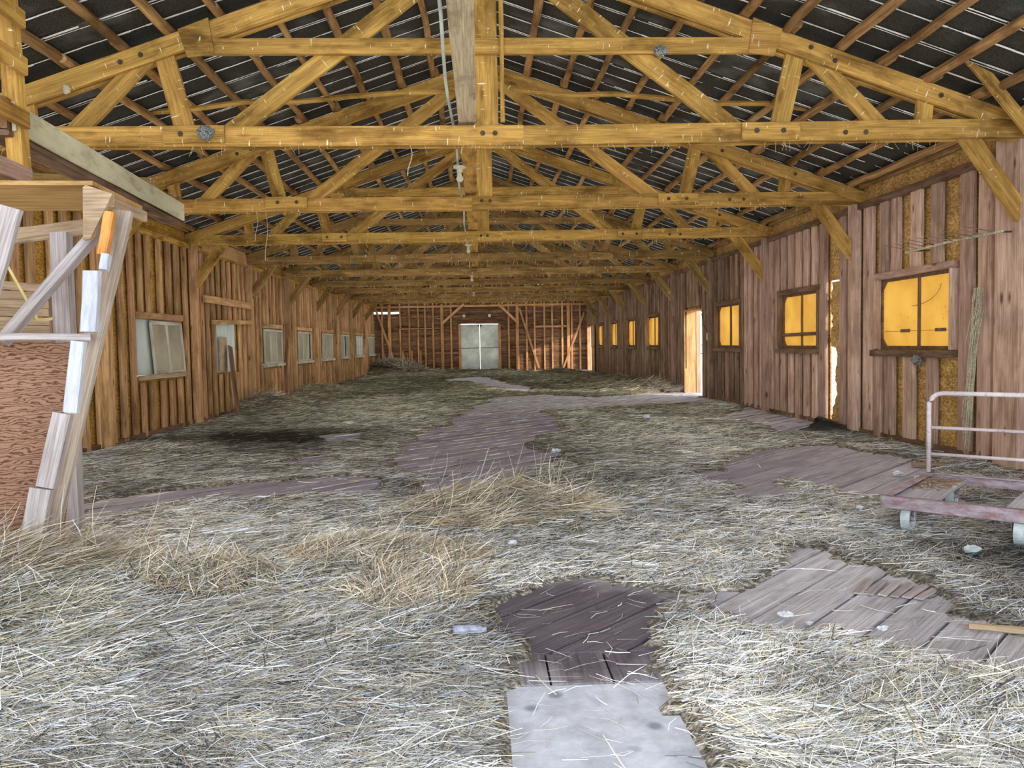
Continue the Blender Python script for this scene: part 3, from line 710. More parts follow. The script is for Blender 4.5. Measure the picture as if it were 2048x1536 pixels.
while x < .77:
    wd = random.uniform(.17, .24); xe = min(x + wd, .775)
    m = MB(); m.prism([(-.13, -(xe - x) / 2 + .004, -.035), (.13, -(xe - x) / 2 + .004, -.035), (.13, (xe - x) / 2 - .004, -.035), (-.13, (xe - x) / 2 - .004, -.035)], (0, 0, .035))
    put('floor_plank', mesh('floor_plank', m.V, m.F, [M_floor]), None, FL, Matrix.Translation(((x + xe) / 2, 2.795, -.002)) @ Matrix.Rotation(math.pi / 2, 4, 'Z')); x = xe
box('concrete_slab', (-4.62, -3.2, -.2), (.775, 2.655, -.004), M_conc, FL)
box('subfloor', (-4.7, -3.2, -.30), (4.7, Y_END + .1, -.21), M_dark, FL)
# loose splintered board ends where a plank has broken away
for k in range(6):
    beam('splintered_board', (1.60 + .045 * k, 3.50 - .02 * k, .006), (1.76 + .05 * k, 3.70 - .03 * k, .008), .035, .008, M_white, FL, wdir=(1, -1, 0), seg=1)

# ------------------------------------------------------------------ outside
M_gnd = speck('pale_gravel', (.55, .50, .42), (.72, .68, .6), 6)
M_roofboard = wood('lean_to_board', (.55, .30, .12), (.30, .14, .05), .2, .3)
g1 = box('ground', (-150, -60, -.40), (150, 220, -.31), M_gnd); tag(g1, kind='structure')
lt = empty('lean_to_roof', (5.6, 19, 2.0)); tag(lt, 'orange board lean-to roof seen through the right doorway', 'roof')
for j in range(8):
    x0 = 5.05 + j * .19; zz = 2.10 - j * .075
    beam('roof_board', (x0, 18.35, zz), (x0, 20.1, zz), .18, .02, M_roofboard, lt, wdir=(1, 0, -.4), seg=1)
fn = empty('field_fence', (16.5, 60, -.3)); tag(fn, 'dark wire fence standing in the bright field beyond the right doorway', 'fence')
for j in range(6): beam('post', (15.2 + j * .9, 60, -.3), (15.2 + j * .9, 60, 1.0), .1, .1, M_bolt, fn, wdir=(1, 0, 0), seg=1)
for zz in (.2, .85): beam('rail', (15.1, 60, zz), (19.8, 60, zz), .06, .04, M_bolt, fn, seg=1)

# ------------------------------------------------------------------ hay
BARE = [
 [(-0.54, 12.77), (-0.1, 15.06), (0.29, 15.47), (1.03, 12.87), (1.07, 11.62), (1.0, 10.92), (0.4, 9.34), (0.55, 8.64), (0.78, 8.21), (0.44, 7.57), (0.11, 6.77), (-0.14, 6.33), (-0.49, 6.17), (-0.61, 6.51), (-0.55, 7.13), (-0.94, 7.62), (-0.96, 9.83), (-0.54, 11.58)],
 [(-0.28, 14.4), (0.2, 17.36), (1.25, 17.95), (2.32, 17.0), (3.24, 17.6), (4.5, 18.0), (4.6, 15.5), (4.09, 14.72), (2.97, 14.76), (1.87, 14.21), (0.74, 13.42)],
 [(-3.15, 6.1), (-2.79, 6.57), (-2.14, 6.83), (-1.25, 7.04), (-0.92, 6.86), (-0.96, 6.33), (-1.52, 6.3), (-2.04, 6.1), (-2.53, 5.94), (-2.79, 5.47)],
 [(-2.11, 10.59), (-1.61, 10.98), (-1.59, 9.94), (-1.98, 9.76)], [(-2.28, 7.98), (-1.81, 8.55), (-1.5, 8.28), (-1.86, 7.85)],
 [(1.71, 6.81), (2.0, 6.9), (2.68, 8.1), (3.75, 8.62), (4.01, 7.19), (3.7, 6.66), (3.0, 5.82), (2.75, 5.56), (2.68, 5.86), (2.5, 6.57), (2.28, 6.24), (2.36, 5.8), (1.99, 5.56), (1.78, 5.68), (2.05, 6.27), (1.75, 6.62)],
 [(4.72, 14.07), (4.51, 12.08), (4.6, 10.53), (3.76, 9.77), (3.58, 11.86)],
 [(-0.06, 3.47), (0.06, 3.67), (0.19, 3.86), (0.47, 3.92), (0.62, 3.82), (0.71, 3.64), (0.96, 3.54), (1.09, 3.51), (1.33, 3.67), (1.44, 3.82), (1.5, 4.09), (1.67, 4.33), (1.79, 3.97), (1.92, 3.78), (1.98, 3.49), (1.93, 3.26), (2.01, 2.99), (2.3, 2.8), (2.3, 2.3), (1.86, 2.3), (1.72, 2.36), (1.64, 2.52), (1.53, 2.71), (1.45, 2.85), (1.33, 3.01), (1.14, 3.01), (0.98, 3.11), (0.91, 3.38), (0.71, 3.37), (0.58, 3.14), (0.5, 2.88), (0.52, 2.64), (0.57, 2.58), (0.57, 2.4), (0.56, 2.24), (0.51, 1.8), (-0.05, 1.8), (-0.03, 2.38), (0.01, 2.55), (0.02, 2.66), (0.09, 2.92), (0.06, 3.15), (-0.04, 3.4)],
 [(-1.5, 27), (-.3, 24.5), (.9, 19), (1.3, 20.5), (.6, 25), (0, 29)],
 [(1.0, 33.8), (2.6, 34.6), (4.6, 34.6), (4.6, 32.2), (3.6, 32.4), (2.2, 33.2)],
]
sn = [(rng.uniform(.5, 9) * (1 if i < 8 else 3), rng.uniform(0, 6.28), rng.uniform(0, 6.28)) for i in range(18)]
def fnoise(x, y, s=1.0, o=0):
    v = 0
    for i, (f, th, ph) in enumerate(sn[:10]):
        v = v + np.sin((x * math.cos(th + o) + y * math.sin(th + o)) * f * s + ph + o * 3) / (1 + .25 * f)
    return v / 2.6
def inside(px, py, poly):
    c = np.zeros(px.shape, bool); n = len(poly)
    for i in range(n):
        x0, y0 = poly[i]; x1, y1 = poly[(i + 1) % n]
        cond = ((y0 > py) != (y1 > py)); xi = (x1 - x0) * (py - y0) / ((y1 - y0) if y1 != y0 else 1e-9) + x0
        c ^= cond & (px < xi)
    return c
def bare(px, py):
    j = .055 + .006 * py
    qx = px + j * fnoise(px, py, 3.1, 1); qy = py + j * 1.4 * fnoise(px, py, 2.7, 2)
    r = np.zeros(px.shape, bool)
    for p in BARE: r |= inside(qx, qy, p)
    return r
MOUNDS = [(0.10, 5.18, .34, .26, .17), (.42, 5.0, .26, .2, .10), (-.42, 5.25, .32, .22, .09), (-.75, 4.15, .45, .35, .09), (-.35, 3.75, .3, .25, .06), (-1.35, 3.7, .45, .28, .12), (-2.25, 3.65, .55, .5, .20),
          (-2.0, 3.0, .6, .5, .16), (-1.0, 3.1, .5, .3, .05), (-.35, 3.3, .28, .25, .05), (-4.2, 15.6, .6, .9, .22), (-4.1, 20, .8, 1.5, .22), (3.8, 19.5, .7, 1.4, .18), (4.1, 24, .7, 2, .15), (3.0, 31.0, .8, .5, .18),
          (-3.9, 32.6, .9, 1.0, .45), (-2.9, 33.4, 1.0, .7, .22), (1.6, 2.7 - .35, .25, .12, .05), (2.3, 33.9, 1.2, .4, .12), (-1, 34, 2.5, .4, .1), (4.3, 10.3, .25, .5, .14), (-3.8, 9.3, .5, 1, .05), (1.3, 2.3, .5, .2, .04)]
def hay_h(x, y):
    h = .018 + .010 * fnoise(x, y, 1.0) + .007 * fnoise(x, y, 3.5, 1)
    for mx, my, a, b, hh in MOUNDS: h = h + hh * np.exp(-((x - mx) / a) ** 2 - ((y - my) / b) ** 2)
    return np.maximum(h, .006)
def hay_tone(x, y):
    """tone of the litter: pale straw, grey-green and old black patches, darker towards the far end"""
    t = .92 + .34 * fnoise(x, y, .9, 3) + .24 * fnoise(x, y, 2.4, 5)
    for cx, cy, a, b, d_ in [(-2.9, 10.3, 1.2, .8, .85), (-3.2, 6.4, .7, .5, .6), (-3.0, 5.2, .35, .5, .5), (2.9, 4.0, .7, .5, .6), (-.05, 3.0, .25, .5, .25), (4.2, 9.9, .4, .5, .8), (.0, 27, 4, 3, .45), (-3.8, 32.3, .7, .7, .5), (-3.9, 25, .7, 3, .3), (4, 25, .8, 4, .4), (1.0, 2.45, .3, .25, .25), (-2.0, 2.7, .3, .6, .35), (.4, 5.2, 3.0, 1.3, -.30), (-1.2, 4.8, 1.0, .8, -.12)]:
        t = t - d_ * np.exp(-((x - cx) / a) ** 2 - ((y - cy) / b) ** 2)
    far = np.clip((y - 6) / 14, 0, 1); t = t * (1 - .36 * far)  # tone drops steadily with distance down the barn
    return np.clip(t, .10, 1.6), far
ys = [1.6]
while ys[-1] < Y_END: ys.append(ys[-1] + .028 + .0042 * max(0, ys[-1] - 1.6))
ys = np.array(ys); xs_ = np.arange(-4.51, 4.515, .055)
GX, GY = np.meshgrid(xs_, ys); nx_, ny_ = len(xs_), len(ys)
H = hay_h(GX, GY); inb = bare(GX, GY); H = np.where(inb, -.02, H)
verts = np.stack([GX, GY, H], -1).reshape(-1, 3)
idx = np.arange(nx_ * ny_).reshape(ny_, nx_); Fq = np.stack([idx[:-1, :-1], idx[:-1, 1:], idx[1:, 1:], idx[1:, :-1]], -1).reshape(-1, 4)
ib = inb.reshape(-1); keep = ib[Fq].sum(1) < 4; Fq = Fq[keep]
tone, far = hay_tone(GX, GY)
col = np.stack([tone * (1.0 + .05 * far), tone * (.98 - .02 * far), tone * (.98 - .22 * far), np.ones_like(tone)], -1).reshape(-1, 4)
def np_mesh(name, V, F, mat, col=None, smooth=False):
    me = bpy.data.meshes.new(name); k = F.shape[1]
    me.vertices.add(len(V)); me.vertices.foreach_set('co', V.astype(np.float32).ravel())
    me.loops.add(F.size); me.loops.foreach_set('vertex_index', F.astype(np.int32).ravel())
    me.polygons.add(len(F)); me.polygons.foreach_set('loop_start', np.arange(0, F.size, k, dtype=np.int32)); me.polygons.foreach_set('loop_total', np.full(len(F), k, np.int32))
    if smooth: me.polygons.foreach_set('use_smooth', np.ones(len(F), bool))
    me.update(calc_edges=True); me.materials.append(mat)
    if col is not None:
        ca = me.color_attributes.new('tone', 'FLOAT_COLOR', 'POINT'); ca.data.foreach_set('color', col.astype(np.float32).ravel())
    return me
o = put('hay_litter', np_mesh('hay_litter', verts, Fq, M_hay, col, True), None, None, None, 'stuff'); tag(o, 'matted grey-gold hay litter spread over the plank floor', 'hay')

PAL = np.array([(.78, .73, .61), (.84, .85, .86), (.50, .46, .37), (.38, .38, .32), (.24, .215, .17), (.62, .50, .32), (.06, .055, .055), (.52, .56, .64)])
def strands(n, X, Yy, Z, ang, L, W, lift, palw, bright, curl=.25, seg=2):
    d = np.stack([np.cos(ang), np.sin(ang)], -1)
    pv = np.stack([-np.sin(ang), np.cos(ang)], -1)
    pts = []
    cu = rng.normal(0, curl, n) * L
    for i in range(seg + 1):
        t = i / seg - .5
        bow = cu * (.25 - t * t) * 1.6
        px = X + d[:, 0] * L * t + pv[:, 0] * bow; py = Yy + d[:, 1] * L * t + pv[:, 1] * bow
        pz = Z + lift * (t + .5) * L
        pts.append((px, py, pz))
    tw = rng.normal(0, .5, n); V = np.zeros((n, (seg + 1) * 2, 3))
    for i, (px, py, pz) in enumerate(pts):
        wv = W * (1 if i < seg else .55) * .5
        ox, oy, oz = pv[:, 0] * wv * np.cos(tw), pv[:, 1] * wv * np.cos(tw), wv * np.sin(tw)
        V[:, 2 * i] = np.stack([px - ox, py - oy, pz - oz], -1); V[:, 2 * i + 1] = np.stack([px + ox, py + oy, pz + oz], -1)
    st = (seg + 1) * 2
    base = np.array([[2 * i, 2 * i + 2, 2 * i + 3, 2 * i + 1] for i in range(seg)])
    F = (base[None] + (np.arange(n) * st)[:, None, None]).reshape(-1, 4)
    ci = rng.choice(len(PAL), n, p=np.array(palw) / np.sum(palw)); c = PAL[ci] * bright[:, None] * rng.uniform(.75, 1.2, n)[:, None]
    c = np.concatenate([c, np.ones((n, 1))], 1); colr = np.repeat(c, st, 0)
    return V.reshape(-1, 3), F, colr
def scatter(name, n, y0, y1, label, power=1.5):
    u = rng.random(n); e_ = 1 - power; yy = (y0 ** e_ + u * (y1 ** e_ - y0 ** e_)) ** (1 / e_)
    lim = np.minimum(4.44, .70 * yy + .25); xx = rng.uniform(-1, 1, n) * lim
    b_ = bare(xx, yy) | bare(xx + .07, yy + .02) | bare(xx - .07, yy - .02); k = (~b_) | (rng.random(n) < .011); xx, yy = xx[k], yy[k]; n = len(xx)
    tone, far = hay_tone(xx, yy)
    k = rng.random(n) < np.clip(tone * 1.05, .10, 1); xx, yy, tone = xx[k], yy[k], tone[k]; n = len(xx)
    ang = .15 + .7 * fnoise(xx, yy, .8, 4) + .4 * fnoise(xx, yy, 2.6, 7) + rng.normal(0, .6, n); fl = rng.random(n) < .2; ang = np.where(fl, rng.uniform(0, 3.14, n), ang)
    L = rng.gamma(2.6, .026, n) + .03; W = rng.uniform(.0010, .0028, n) * (1 + yy * .12)
    L = L * (1 + .03 * yy)
    mnd = np.zeros(n)
    for mx, my, a, b, hh in MOUNDS: mnd = np.maximum(mnd, np.exp(-((xx - mx) / a) ** 2 - ((yy - my) / b) ** 2) * min(1, hh * 8))
    lift = np.abs(rng.normal(0, .06, n)) * (1 + 5 * mnd * rng.random(n)); lift = np.minimum(lift, np.where(yy < 3.0, .3, .9))
    Z = hay_h(xx, yy) + rng.uniform(-.004, .014, n) + .02 * mnd * rng.random(n)
    Z = np.where(bare(xx, yy), .004, Z); lift = np.where(bare(xx, yy), 0, lift)
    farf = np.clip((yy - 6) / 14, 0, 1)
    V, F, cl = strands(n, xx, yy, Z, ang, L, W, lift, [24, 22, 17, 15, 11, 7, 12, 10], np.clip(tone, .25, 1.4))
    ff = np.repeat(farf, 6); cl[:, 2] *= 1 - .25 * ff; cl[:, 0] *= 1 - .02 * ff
    gold = np.repeat(np.clip(mnd, 0, 1) * (rng.random(n) < .5), 6); cl[:, 2] *= 1 - .25 * gold; cl[:, 1] *= 1 - .06 * gold
    o = put(name, np_mesh(name, V, F, M_straw, cl), None, None, None, 'stuff'); tag(o, label, 'straw'); return o
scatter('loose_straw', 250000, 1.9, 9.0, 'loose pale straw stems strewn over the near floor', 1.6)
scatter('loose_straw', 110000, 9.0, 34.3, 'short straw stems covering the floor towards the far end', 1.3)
def tuft(name, cx, cy, rx, ry, n, L0, L1, label, cat='hay pile', up_=.42, wd=.003, warm=.75, dark=1.0):
    a = rng.uniform(0, 2 * math.pi, n); rr_ = np.sqrt(rng.random(n)); xx = cx + rx * rr_ * np.cos(a); yy = cy + ry * rr_ * np.sin(a)
    L = rng.uniform(L0, L1, n); lift = np.abs(rng.normal(0, up_ * .5, n)); tall = rng.random(n) < .012; lift = np.where(tall, rng.uniform(.9, 2.6, n), lift)
    ang = 2.6 * fnoise(xx, yy, 1.3, 9) + rng.normal(0, .75, n); Z = hay_h(xx, yy) + rng.uniform(-.01, .035, n)
    sc = 1 / np.sqrt(1 + lift ** 2); br = dark * (.80 + .35 * fnoise(xx, yy, 3.0, 2))
    V, F, cl = strands(n, xx, yy, Z, ang, L * sc, rng.uniform(.6, 1.3, n) * wd, lift, [30, 16, 22, 5, 11, 14, 7, 2], np.clip(br * 1.12, .3, 1.3), .3, 3)
    wm = np.repeat((rng.random(n) < warm), 8); cl[:, 2] *= np.where(wm, .80, 1); cl[:, 1] *= np.where(wm, .95, 1); cl[:, 0] *= np.where(wm, 1.04, 1)
    o = put(name, np_mesh(name, V, F, M_straw, cl), None, None, None, 'stuff'); tag(o, label, cat); return o
tuft('straw_pile', .10, 5.12, .62, .34, 7500, .10, .38, 'tousled golden straw heap in the middle of the floor, tall stems sticking up')
tuft('straw_pile', -2.25, 3.75, .58, .48, 5200, .12, .38, 'golden straw heap at the foot of the leaning board at left')
tuft('straw_tuft', -1.35, 3.62, .34, .22, 1900, .06, .2, 'bristly straw tuft low at left, right of the straw heap')
tuft('straw_tuft', -.60, 4.15, .55, .36, 3000, .06, .2, 'ruffled straw tuft in front of the middle heap')
tuft('straw_tuft', -.40, 3.55, .3, .3, 1800, .06, .2, 'small straw tuft beside the dark bare planks')
tuft('old_hay_heap', -3.5, 32.9, 1.0, .9, 5000, .2, .6, 'dark old hay heap in the far left corner', wd=.014, dark=.5, up_=.5)
tuft('straw_edging', -4.3, 15.7, .3, 1.2, 1200, .15, .4, 'straw drifted against the left wall below the rails', wd=.007)
tuft('straw_edging', 4.3, 18.9, .3, 1.2, 1500, .15, .4, 'straw drifted against the right wall beyond the side doorway', wd=.007)

jx, jy = [], []
for kk in range(-60, 42):
    dj = -28.0 + PW * (kk + 80) - .002
    if not -18 < dj < -3.6: continue
    tt = rng.uniform(0, 26, 900) + 0; X_ = dj * q + tt * q; Y_ = -dj * q + tt * q
    ok = (np.abs(X_) < 4.4) & (Y_ > 5.0) & (Y_ < 19) & (fnoise(X_, Y_, 1.6, 3) > -.55); jx.append(X_[ok]); jy.append(Y_[ok])
jx = np.concatenate(jx); jy = np.concatenate(jy); ok = bare(jx, jy); jx, jy = jx[ok], jy[ok]; nj = len(jx)
V, F, cl = strands(nj, jx, jy, np.full(nj, .004), np.full(nj, math.pi / 4) + rng.normal(0, .02, nj), rng.uniform(.15, .4, nj), rng.uniform(.006, .013, nj), np.zeros(nj), [30, 14, 16, 4, 4, 24, 2, 2], np.full(nj, .9), .02)
tag(put('joint_straw', np_mesh('joint_straw', V, F, M_straw, cl), None, None, None, 'stuff'), 'pale chaff packed in the joints of the long bare strip of floor', 'straw')

# ------------------------------------------------------------------ left foreground structure
PST = empty('stall_post', (-2.60, 4.5, 0)); tag(PST, 'golden upright post with slatted boards at the left edge', 'post')
beam('post', (-2.56, 4.5, 2.03), (-2.60, 4.5, 3.35), .085, .085, M_truss, PST, wdir=(1, 0, 0))
for zz in (3.17, 2.935, 2.69, 2.405, 2.10): beam('slat', (-2.497, 4.47, zz - .005), (-2.49, 3.45, zz + .02), .095, .035, M_truss if zz > 2.2 else M_bR, PST, seg=3)
BM = empty('grey_beam', (-2.65, 6, 2.4)); tag(BM, 'long beam with chipped grey-green paint running back from the left post', 'beam')
beam('painted_face', (-2.55, 4.44, 2.415), (-2.79, 7.55, 2.415), .155, .02, M_greybeam, BM, seg=8, jit=.002)
beam('rusty_core', (-2.60, 4.40, 2.425), (-2.84, 7.52, 2.425), .17, .07, M_purlin, BM, seg=8, jit=.004)
beam('underside_board', (-2.64, 4.4, 2.325), (-2.88, 7.5, 2.32), .03, .16, M_bRd, BM, seg=5)
HT = empty('hutch', (-2.3, 4.3, 0)); tag(HT, 'rickety wooden hutch frame with plywood top and red plywood side at left', 'hutch')
m = MB(); m.prism([(-2.95, 4.15, 2.0), (-2.04, 4.2, 2.0), (-2.04, 4.80, 1.975), (-2.95, 4.80, 1.975)], (0, 0, .022)); m.put('plywood_top', M_shelfply, HT, origin=(-2.5, 4.5, 2))
beam('top_rail', (-2.72, 4.62, 1.80), (-2.04, 4.62, 1.88), .085, .04, M_tan, HT)
beam('top_rail', (-2.045, 4.42, 1.955), (-2.03, 4.80, 1.935), .06, .03, M_tan, HT)
beam('leg', (-2.285, 4.35, 0), (-2.36, 4.5, 1.80), .09, .085, M_white, HT, wdir=(1, 0, 0))
beam('leg', (-2.24, 3.87, .02), (-1.985, 4.42, 1.90), .10, .045, M_lean, HT, wdir=(1, 0, 0), seg=6)
beam('leg', (-2.26, 3.60, 1.34), (-2.125, 3.62, 1.79), .10, .04, M_white, HT, wdir=(1, 0, 0))
beam('diagonal_brace', (-2.47, 4.1, 1.21), (-2.02, 4.36, 1.87), .05, .075, M_white, HT, wdir=(1, 0, -.7))
beam('shelf_board', (-2.60, 3.88, 1.235), (-2.02, 4.08, 1.225), .035, .09, M_white, HT)
m = MB(); m.prism([(-2.75, 4.02, .05), (-2.27, 4.36, .05), (-2.27, 4.36, 1.205), (-2.75, 4.02, 1.205)], (-.01, .015, 0)); pl_ = m.put('plywood_side', M_ply, HT, origin=(-2.5, 4.2, .05)); pl_['label'] = 'red-brown swirly grained plywood sheet'
m = MB(); m.prism([(-2.075, 4.17, 1.985), (-2.06, 4.17, 1.995), (-1.93, 4.17, 1.95), (-2.05, 4.17, 1.725), (-2.085, 4.17, 1.72)], (0, .035, 0)); m.put('corner_block', M_tan, HT)
for (a, b, wd, mt_) in [((-2.005, 4.03, 1.25), (-1.995, 4.06, 1.55), .075, M_painted), ((-2.075, 3.96, .86), (-2.035, 3.98, 1.205), .065, M_painted), ((-1.965, 4.12, 1.56), (-1.955, 4.14, 1.64), .04, M_painted), ((-1.985, 4.16, 1.64), (-1.955, 4.2, 1.86), .05, M_orange), ((-2.165, 3.88, .51), (-2.095, 3.92, .86), .085, M_white), ((-2.265, 3.83, .02), (-2.18, 3.86, .51), .10, M_white)]:
    beam('cleat', a, b, wd, .045, mt_, HT, wdir=(1, 0, 0), seg=2)
CR = empty('board_crate', (-3.5, 5.9, 1.1)); tag(CR, 'tan crate of horizontal boards behind the hutch, against the left wall', 'crate')
for k in range(9): beam('crate_board', (-3.95, 4.9, 1.63 - .062 * k), (-3.27, 6.15, 1.63 - .062 * k), .058, .02, M_tan, CR, seg=3)
beam('crate_board', (-3.30, 6.12, 1.1), (-3.30, 6.12, 1.67), .06, .03, M_bRd, CR, wdir=(1, 0, 0))
m = MB(); m.tube([(-3.05 + .19 * t, 5.2, 1.70 - .19 * t * 2.0 + .0 * t) for t in np.linspace(0, .9, 6)] + [(-2.83, 5.25, 1.365), (-2.72, 5.3, 1.40)], .009, 5); m.put('strap', M_tape, HT)['label'] = 'yellow strap'
for zz in (2.62, 2.44): tag(beam('storage_board', (-4.3, 6.9, zz), (-2.85, 7.1, zz - .03), .10, .04, M_truss_far, None, seg=4), f'{"upper" if zz > 2.5 else "lower"} dark board stored behind the grey-painted beam', 'board', 'boards stored under the eaves')

# ------------------------------------------------------------------ platform cart at right
cz = .18
P0, P1 = Vector((2.10, 4.40, cz)), Vector((2.745, 5.14, cz)); U = Vector((.60, -.80, 0)).normalized(); Lc = 1.25
CT = empty('platform_cart', (2.9, 4.4, 0)); tag(CT, 'rusty platform cart with tube push rail and two deck planks at right', 'cart')
P0 = Vector((2.30, 4.65, cz)); P1 = Vector((3.03, 5.43, cz)); V_ = (P1 - P0).normalized(); U = Vector((V_.y, -V_.x, 0))
Q0, Q1 = P0 + U * Lc, P1 + U * Lc
for a, b in ((P0, Q0), (P1, Q1), (P0, P1), (Q0, Q1)):
    beam('frame_channel', a - Vector((0, 0, .0)), b, .07, .02, M_rust, CT, seg=4, jit=.001, ch=.003)
    n_ = ((P0 + Q1) / 2 - (a + b) / 2).normalized(); beam('frame_flange', a + n_ * .02 + Vector((0, 0, .033)), b + n_ * .02 + Vector((0, 0, .033)), .008, .04, M_rust, CT, seg=2, jit=0)
for u0 in (.13, .72):
    a = P0 + U * u0; b = P1 + U * u0; beam('deck_plank', a + V_ * .02 + Vector((0, 0, -.005)), b - V_ * .02 + Vector((0, 0, -.005)), .03, .23, M_floor, CT, seg=4)
for c_ in (P0 + U * .13 + V_ * .06, P0 + U * .70 + V_ * .06, P1 + U * .17 - V_ * .1, P1 + U * .70 - V_ * .1):
    ax = (U * .45 + V_ * .15).normalized(); ax = U
    R_ = .075; Wm = Matrix((V_, Vector((0, 0, 1)), U)).transposed().to_4x4(); Wm.translation = (c_.x, c_.y, R_ + .012)
    m = MB(); m.lathe([(.050, -.022), (R_, -.025), (R_, .025), (.050, .022), (.050, -.022)], (0, 0, 0), 'z', 24)
    wh = put('wheel', mesh('wheel', m.V, m.F, [M_wheel]), None, CT, Wm)
    m = MB(); m.lathe([(.0001, -.012), (.05, -.006), (.05, .006), (.0001, .012)], (0, 0, 0), 'z', 20); m.lathe([(.0001, -.035), (.016, -.035), (.016, .035), (.0001, .035)], (0, 0, 0), 'z', 10); put('wheel_hub', mesh('hub', m.V, m.F, [M_rust]), None, wh, Wm)
    m = MB(); cc = Vector((c_.x, c_.y, 0))
    for s_ in (-1, 1):
        q_ = cc + U * .036 * s_; m.prism([tuple(q_ + V_ * .03 + Vector((0, 0, cz - .03))), tuple(q_ - V_ * .03 + Vector((0, 0, cz - .03))), tuple(q_ - V_ * .012 + Vector((0, 0, .08))), tuple(q_ + V_ * .012 + Vector((0, 0, .08)))], tuple(U * .006 * s_))
    m.put('caster_fork', M_rust, CT)
m = MB(); q_r = random.Random(31); aa = P0 + U * .13
for k in range(150):
    pp = aa + V_ * (.45 + .55 * q_r.random() ** .6) + U * q_r.uniform(-.10, .10) + Vector((0, 0, .012)); an = q_r.uniform(0, 3.14); l_ = q_r.uniform(.008, .03)
    if (pp - P0).dot(V_) > (P1 - P0).length - .03: continue
    dv = Vector((math.cos(an), math.sin(an), .1)) * l_; sv = Vector((-math.sin(an), math.cos(an), .2)) * .004
    m.prism([tuple(pp - dv - sv), tuple(pp + dv - sv), tuple(pp + dv + sv), tuple(pp - dv + sv)], (0, 0, .004))
m.put('chaff', M_bRd, CT, kind='stuff')
rl = MB(); zr = .77; A_ = P1 - U * .0; B_ = P1 + U * 1.2; pts = [A_ + Vector((0, 0, 0))]
pts += [A_ + Vector((0, 0, zr - cz - .09))]
for q_ in np.linspace(0, math.pi / 2, 7)[1:]: pts.append(A_ + U * (.09 - .09 * math.cos(q_)) + Vector((0, 0, zr - cz - .09 + .09 * math.sin(q_))))
pts += [B_ - U * .09 + Vector((0, 0, zr - cz)), B_ + Vector((0, 0, zr - cz - .09)), B_]
rl.tube(pts, .016, 10); rl.put('push_rail', M_rail, CT, smooth=True)
for zz in (.53, .345):
    m = MB(); m.tube([A_ + Vector((0, 0, zz - cz)), B_ + Vector((0, 0, zz - cz))], .012, 8); m.put('rail_bar', M_rail, CT, smooth=True)

# ------------------------------------------------------------------ things on the right wall
RK = empty('hay_rake_bar', (4.3, 7.3, 2.05)); tag(RK, 'iron bar with a row of thin tines, hung high on the right wall', 'rake')
m = MB(); m.tube([(4.33, 8.15, 2.035), (4.33, 7.3, 2.05), (4.33, 6.62, 2.04)], .013, 7); m.put('bar', M_twine, RK)
for y in (6.7, 8.1):
    m = MB(); m.tube([(4.33, y, 2.04), (4.60, y, 2.05)], .008, 5); m.put('bracket', M_bolt, RK)
for k in range(10):
    y = 8.05 - k * .15; m = MB(); m.tube([(4.33, y, 2.04), (4.28, y + .10, 2.075), (4.20, y + .27, 2.13)], [.0055, .005, .003], 5); m.put('tine', M_bRd, RK)
m = MB(); r3 = random.Random(4)
for k in range(30):
    pts = []; ph = r3.uniform(0, 6); off_ = r3.gauss(0, .010); dep = r3.random(); ln_ = r3.choice([1, 1, .98, .9, .8, .35])
    for j in range(15):
        t = j / 14; spread = .040 * math.exp(-((t - .12) / .10) ** 2) + .009 + .006 * math.sin(t * 9)
        pts.append((4.50 - .05 * dep, 7.15 + .17 * t + spread * math.sin(ph + .5 * math.sin(j * .8 + k)) + off_ * (1 + .4 * math.sin(j + k)), 1.60 - 1.50 * t * ln_))
    m.tube(pts, .0028, 4, cap=False)
tag(m.put('twine_bundle', M_twine, None), 'long hank of old baling twine hanging on a board beside the nearest yellow window', 'twine')
def lump(name, c, r, mat, seed, label, cat, group=None, sc=(1, 1, 1), nseg=12, jit=.25):
    q_ = random.Random(seed); V, F = [], []; nr = 8
    for i in range(nr + 1):
        th = math.pi * i / nr
        for j in range(nseg):
            ph = 2 * math.pi * j / nseg; k_ = r * (1 + q_.uniform(-jit, jit)) * (1 if 0 < i < nr else .9)
            V.append((sc[0] * k_ * math.sin(th) * math.cos(ph), sc[1] * k_ * math.sin(th) * math.sin(ph), sc[2] * k_ * math.cos(th)))
    for i in range(nr):
        for j in range(nseg): F.append((i * nseg + j, (i + 1) * nseg + j, (i + 1) * nseg + (j + 1) % nseg, i * nseg + (j + 1) % nseg))
    o = put(name, mesh(name, V, F, [mat]), None, None, Matrix.Translation(c)); tag(o, label, cat, group); return o
M_mud = speck('mud_and_feathers', (.03, .028, .028), (.36, .36, .34), 90)
lump('mud_nest', (4.50, 8.22, .915), .055, M_mud, 3, 'dark speckled mud nest stuck under the sill of the nearest yellow window', 'nest', sc=(.8, 1.4, 1))
lump('wasp_nest', (-3.29, 6.52, 3.21), .028, M_porc, 5, 'pale crumpled egg case stuck on the left top chord of the nearest truss', 'nest', sc=(1.1, .6, 1.2))
lump('mud_nest', (1.42, 6.53, 3.50), .045, M_mud, 6, 'brown mud nest under the collar tie right of the king post', 'nest', sc=(1.2, .7, .9))
lump('mud_nest', (-2.22, 6.50, 2.86), .055, M_mud, 8, 'dark nest remains on the left splice plate of the nearest truss', 'nest', sc=(1.2, .5, 1))
tag(box('switch_box', (HW - .09, 15.86, 1.17), (HW - .03, 15.96, 1.31), M_porc), 'small grey switch box on the boards beside the right doorway', 'switch')
m = MB(); m.tube([(HW - .05, 15.95, 1.3), (HW - .06, 16.3, 1.5), (HW - .05, 16.55, 1.9), (HW - .05, 16.6, 2.3)], .008, 5); tag(m.put('switch_cable', M_bolt, None), 'black cable looping up from the switch box by the doorway', 'cable')
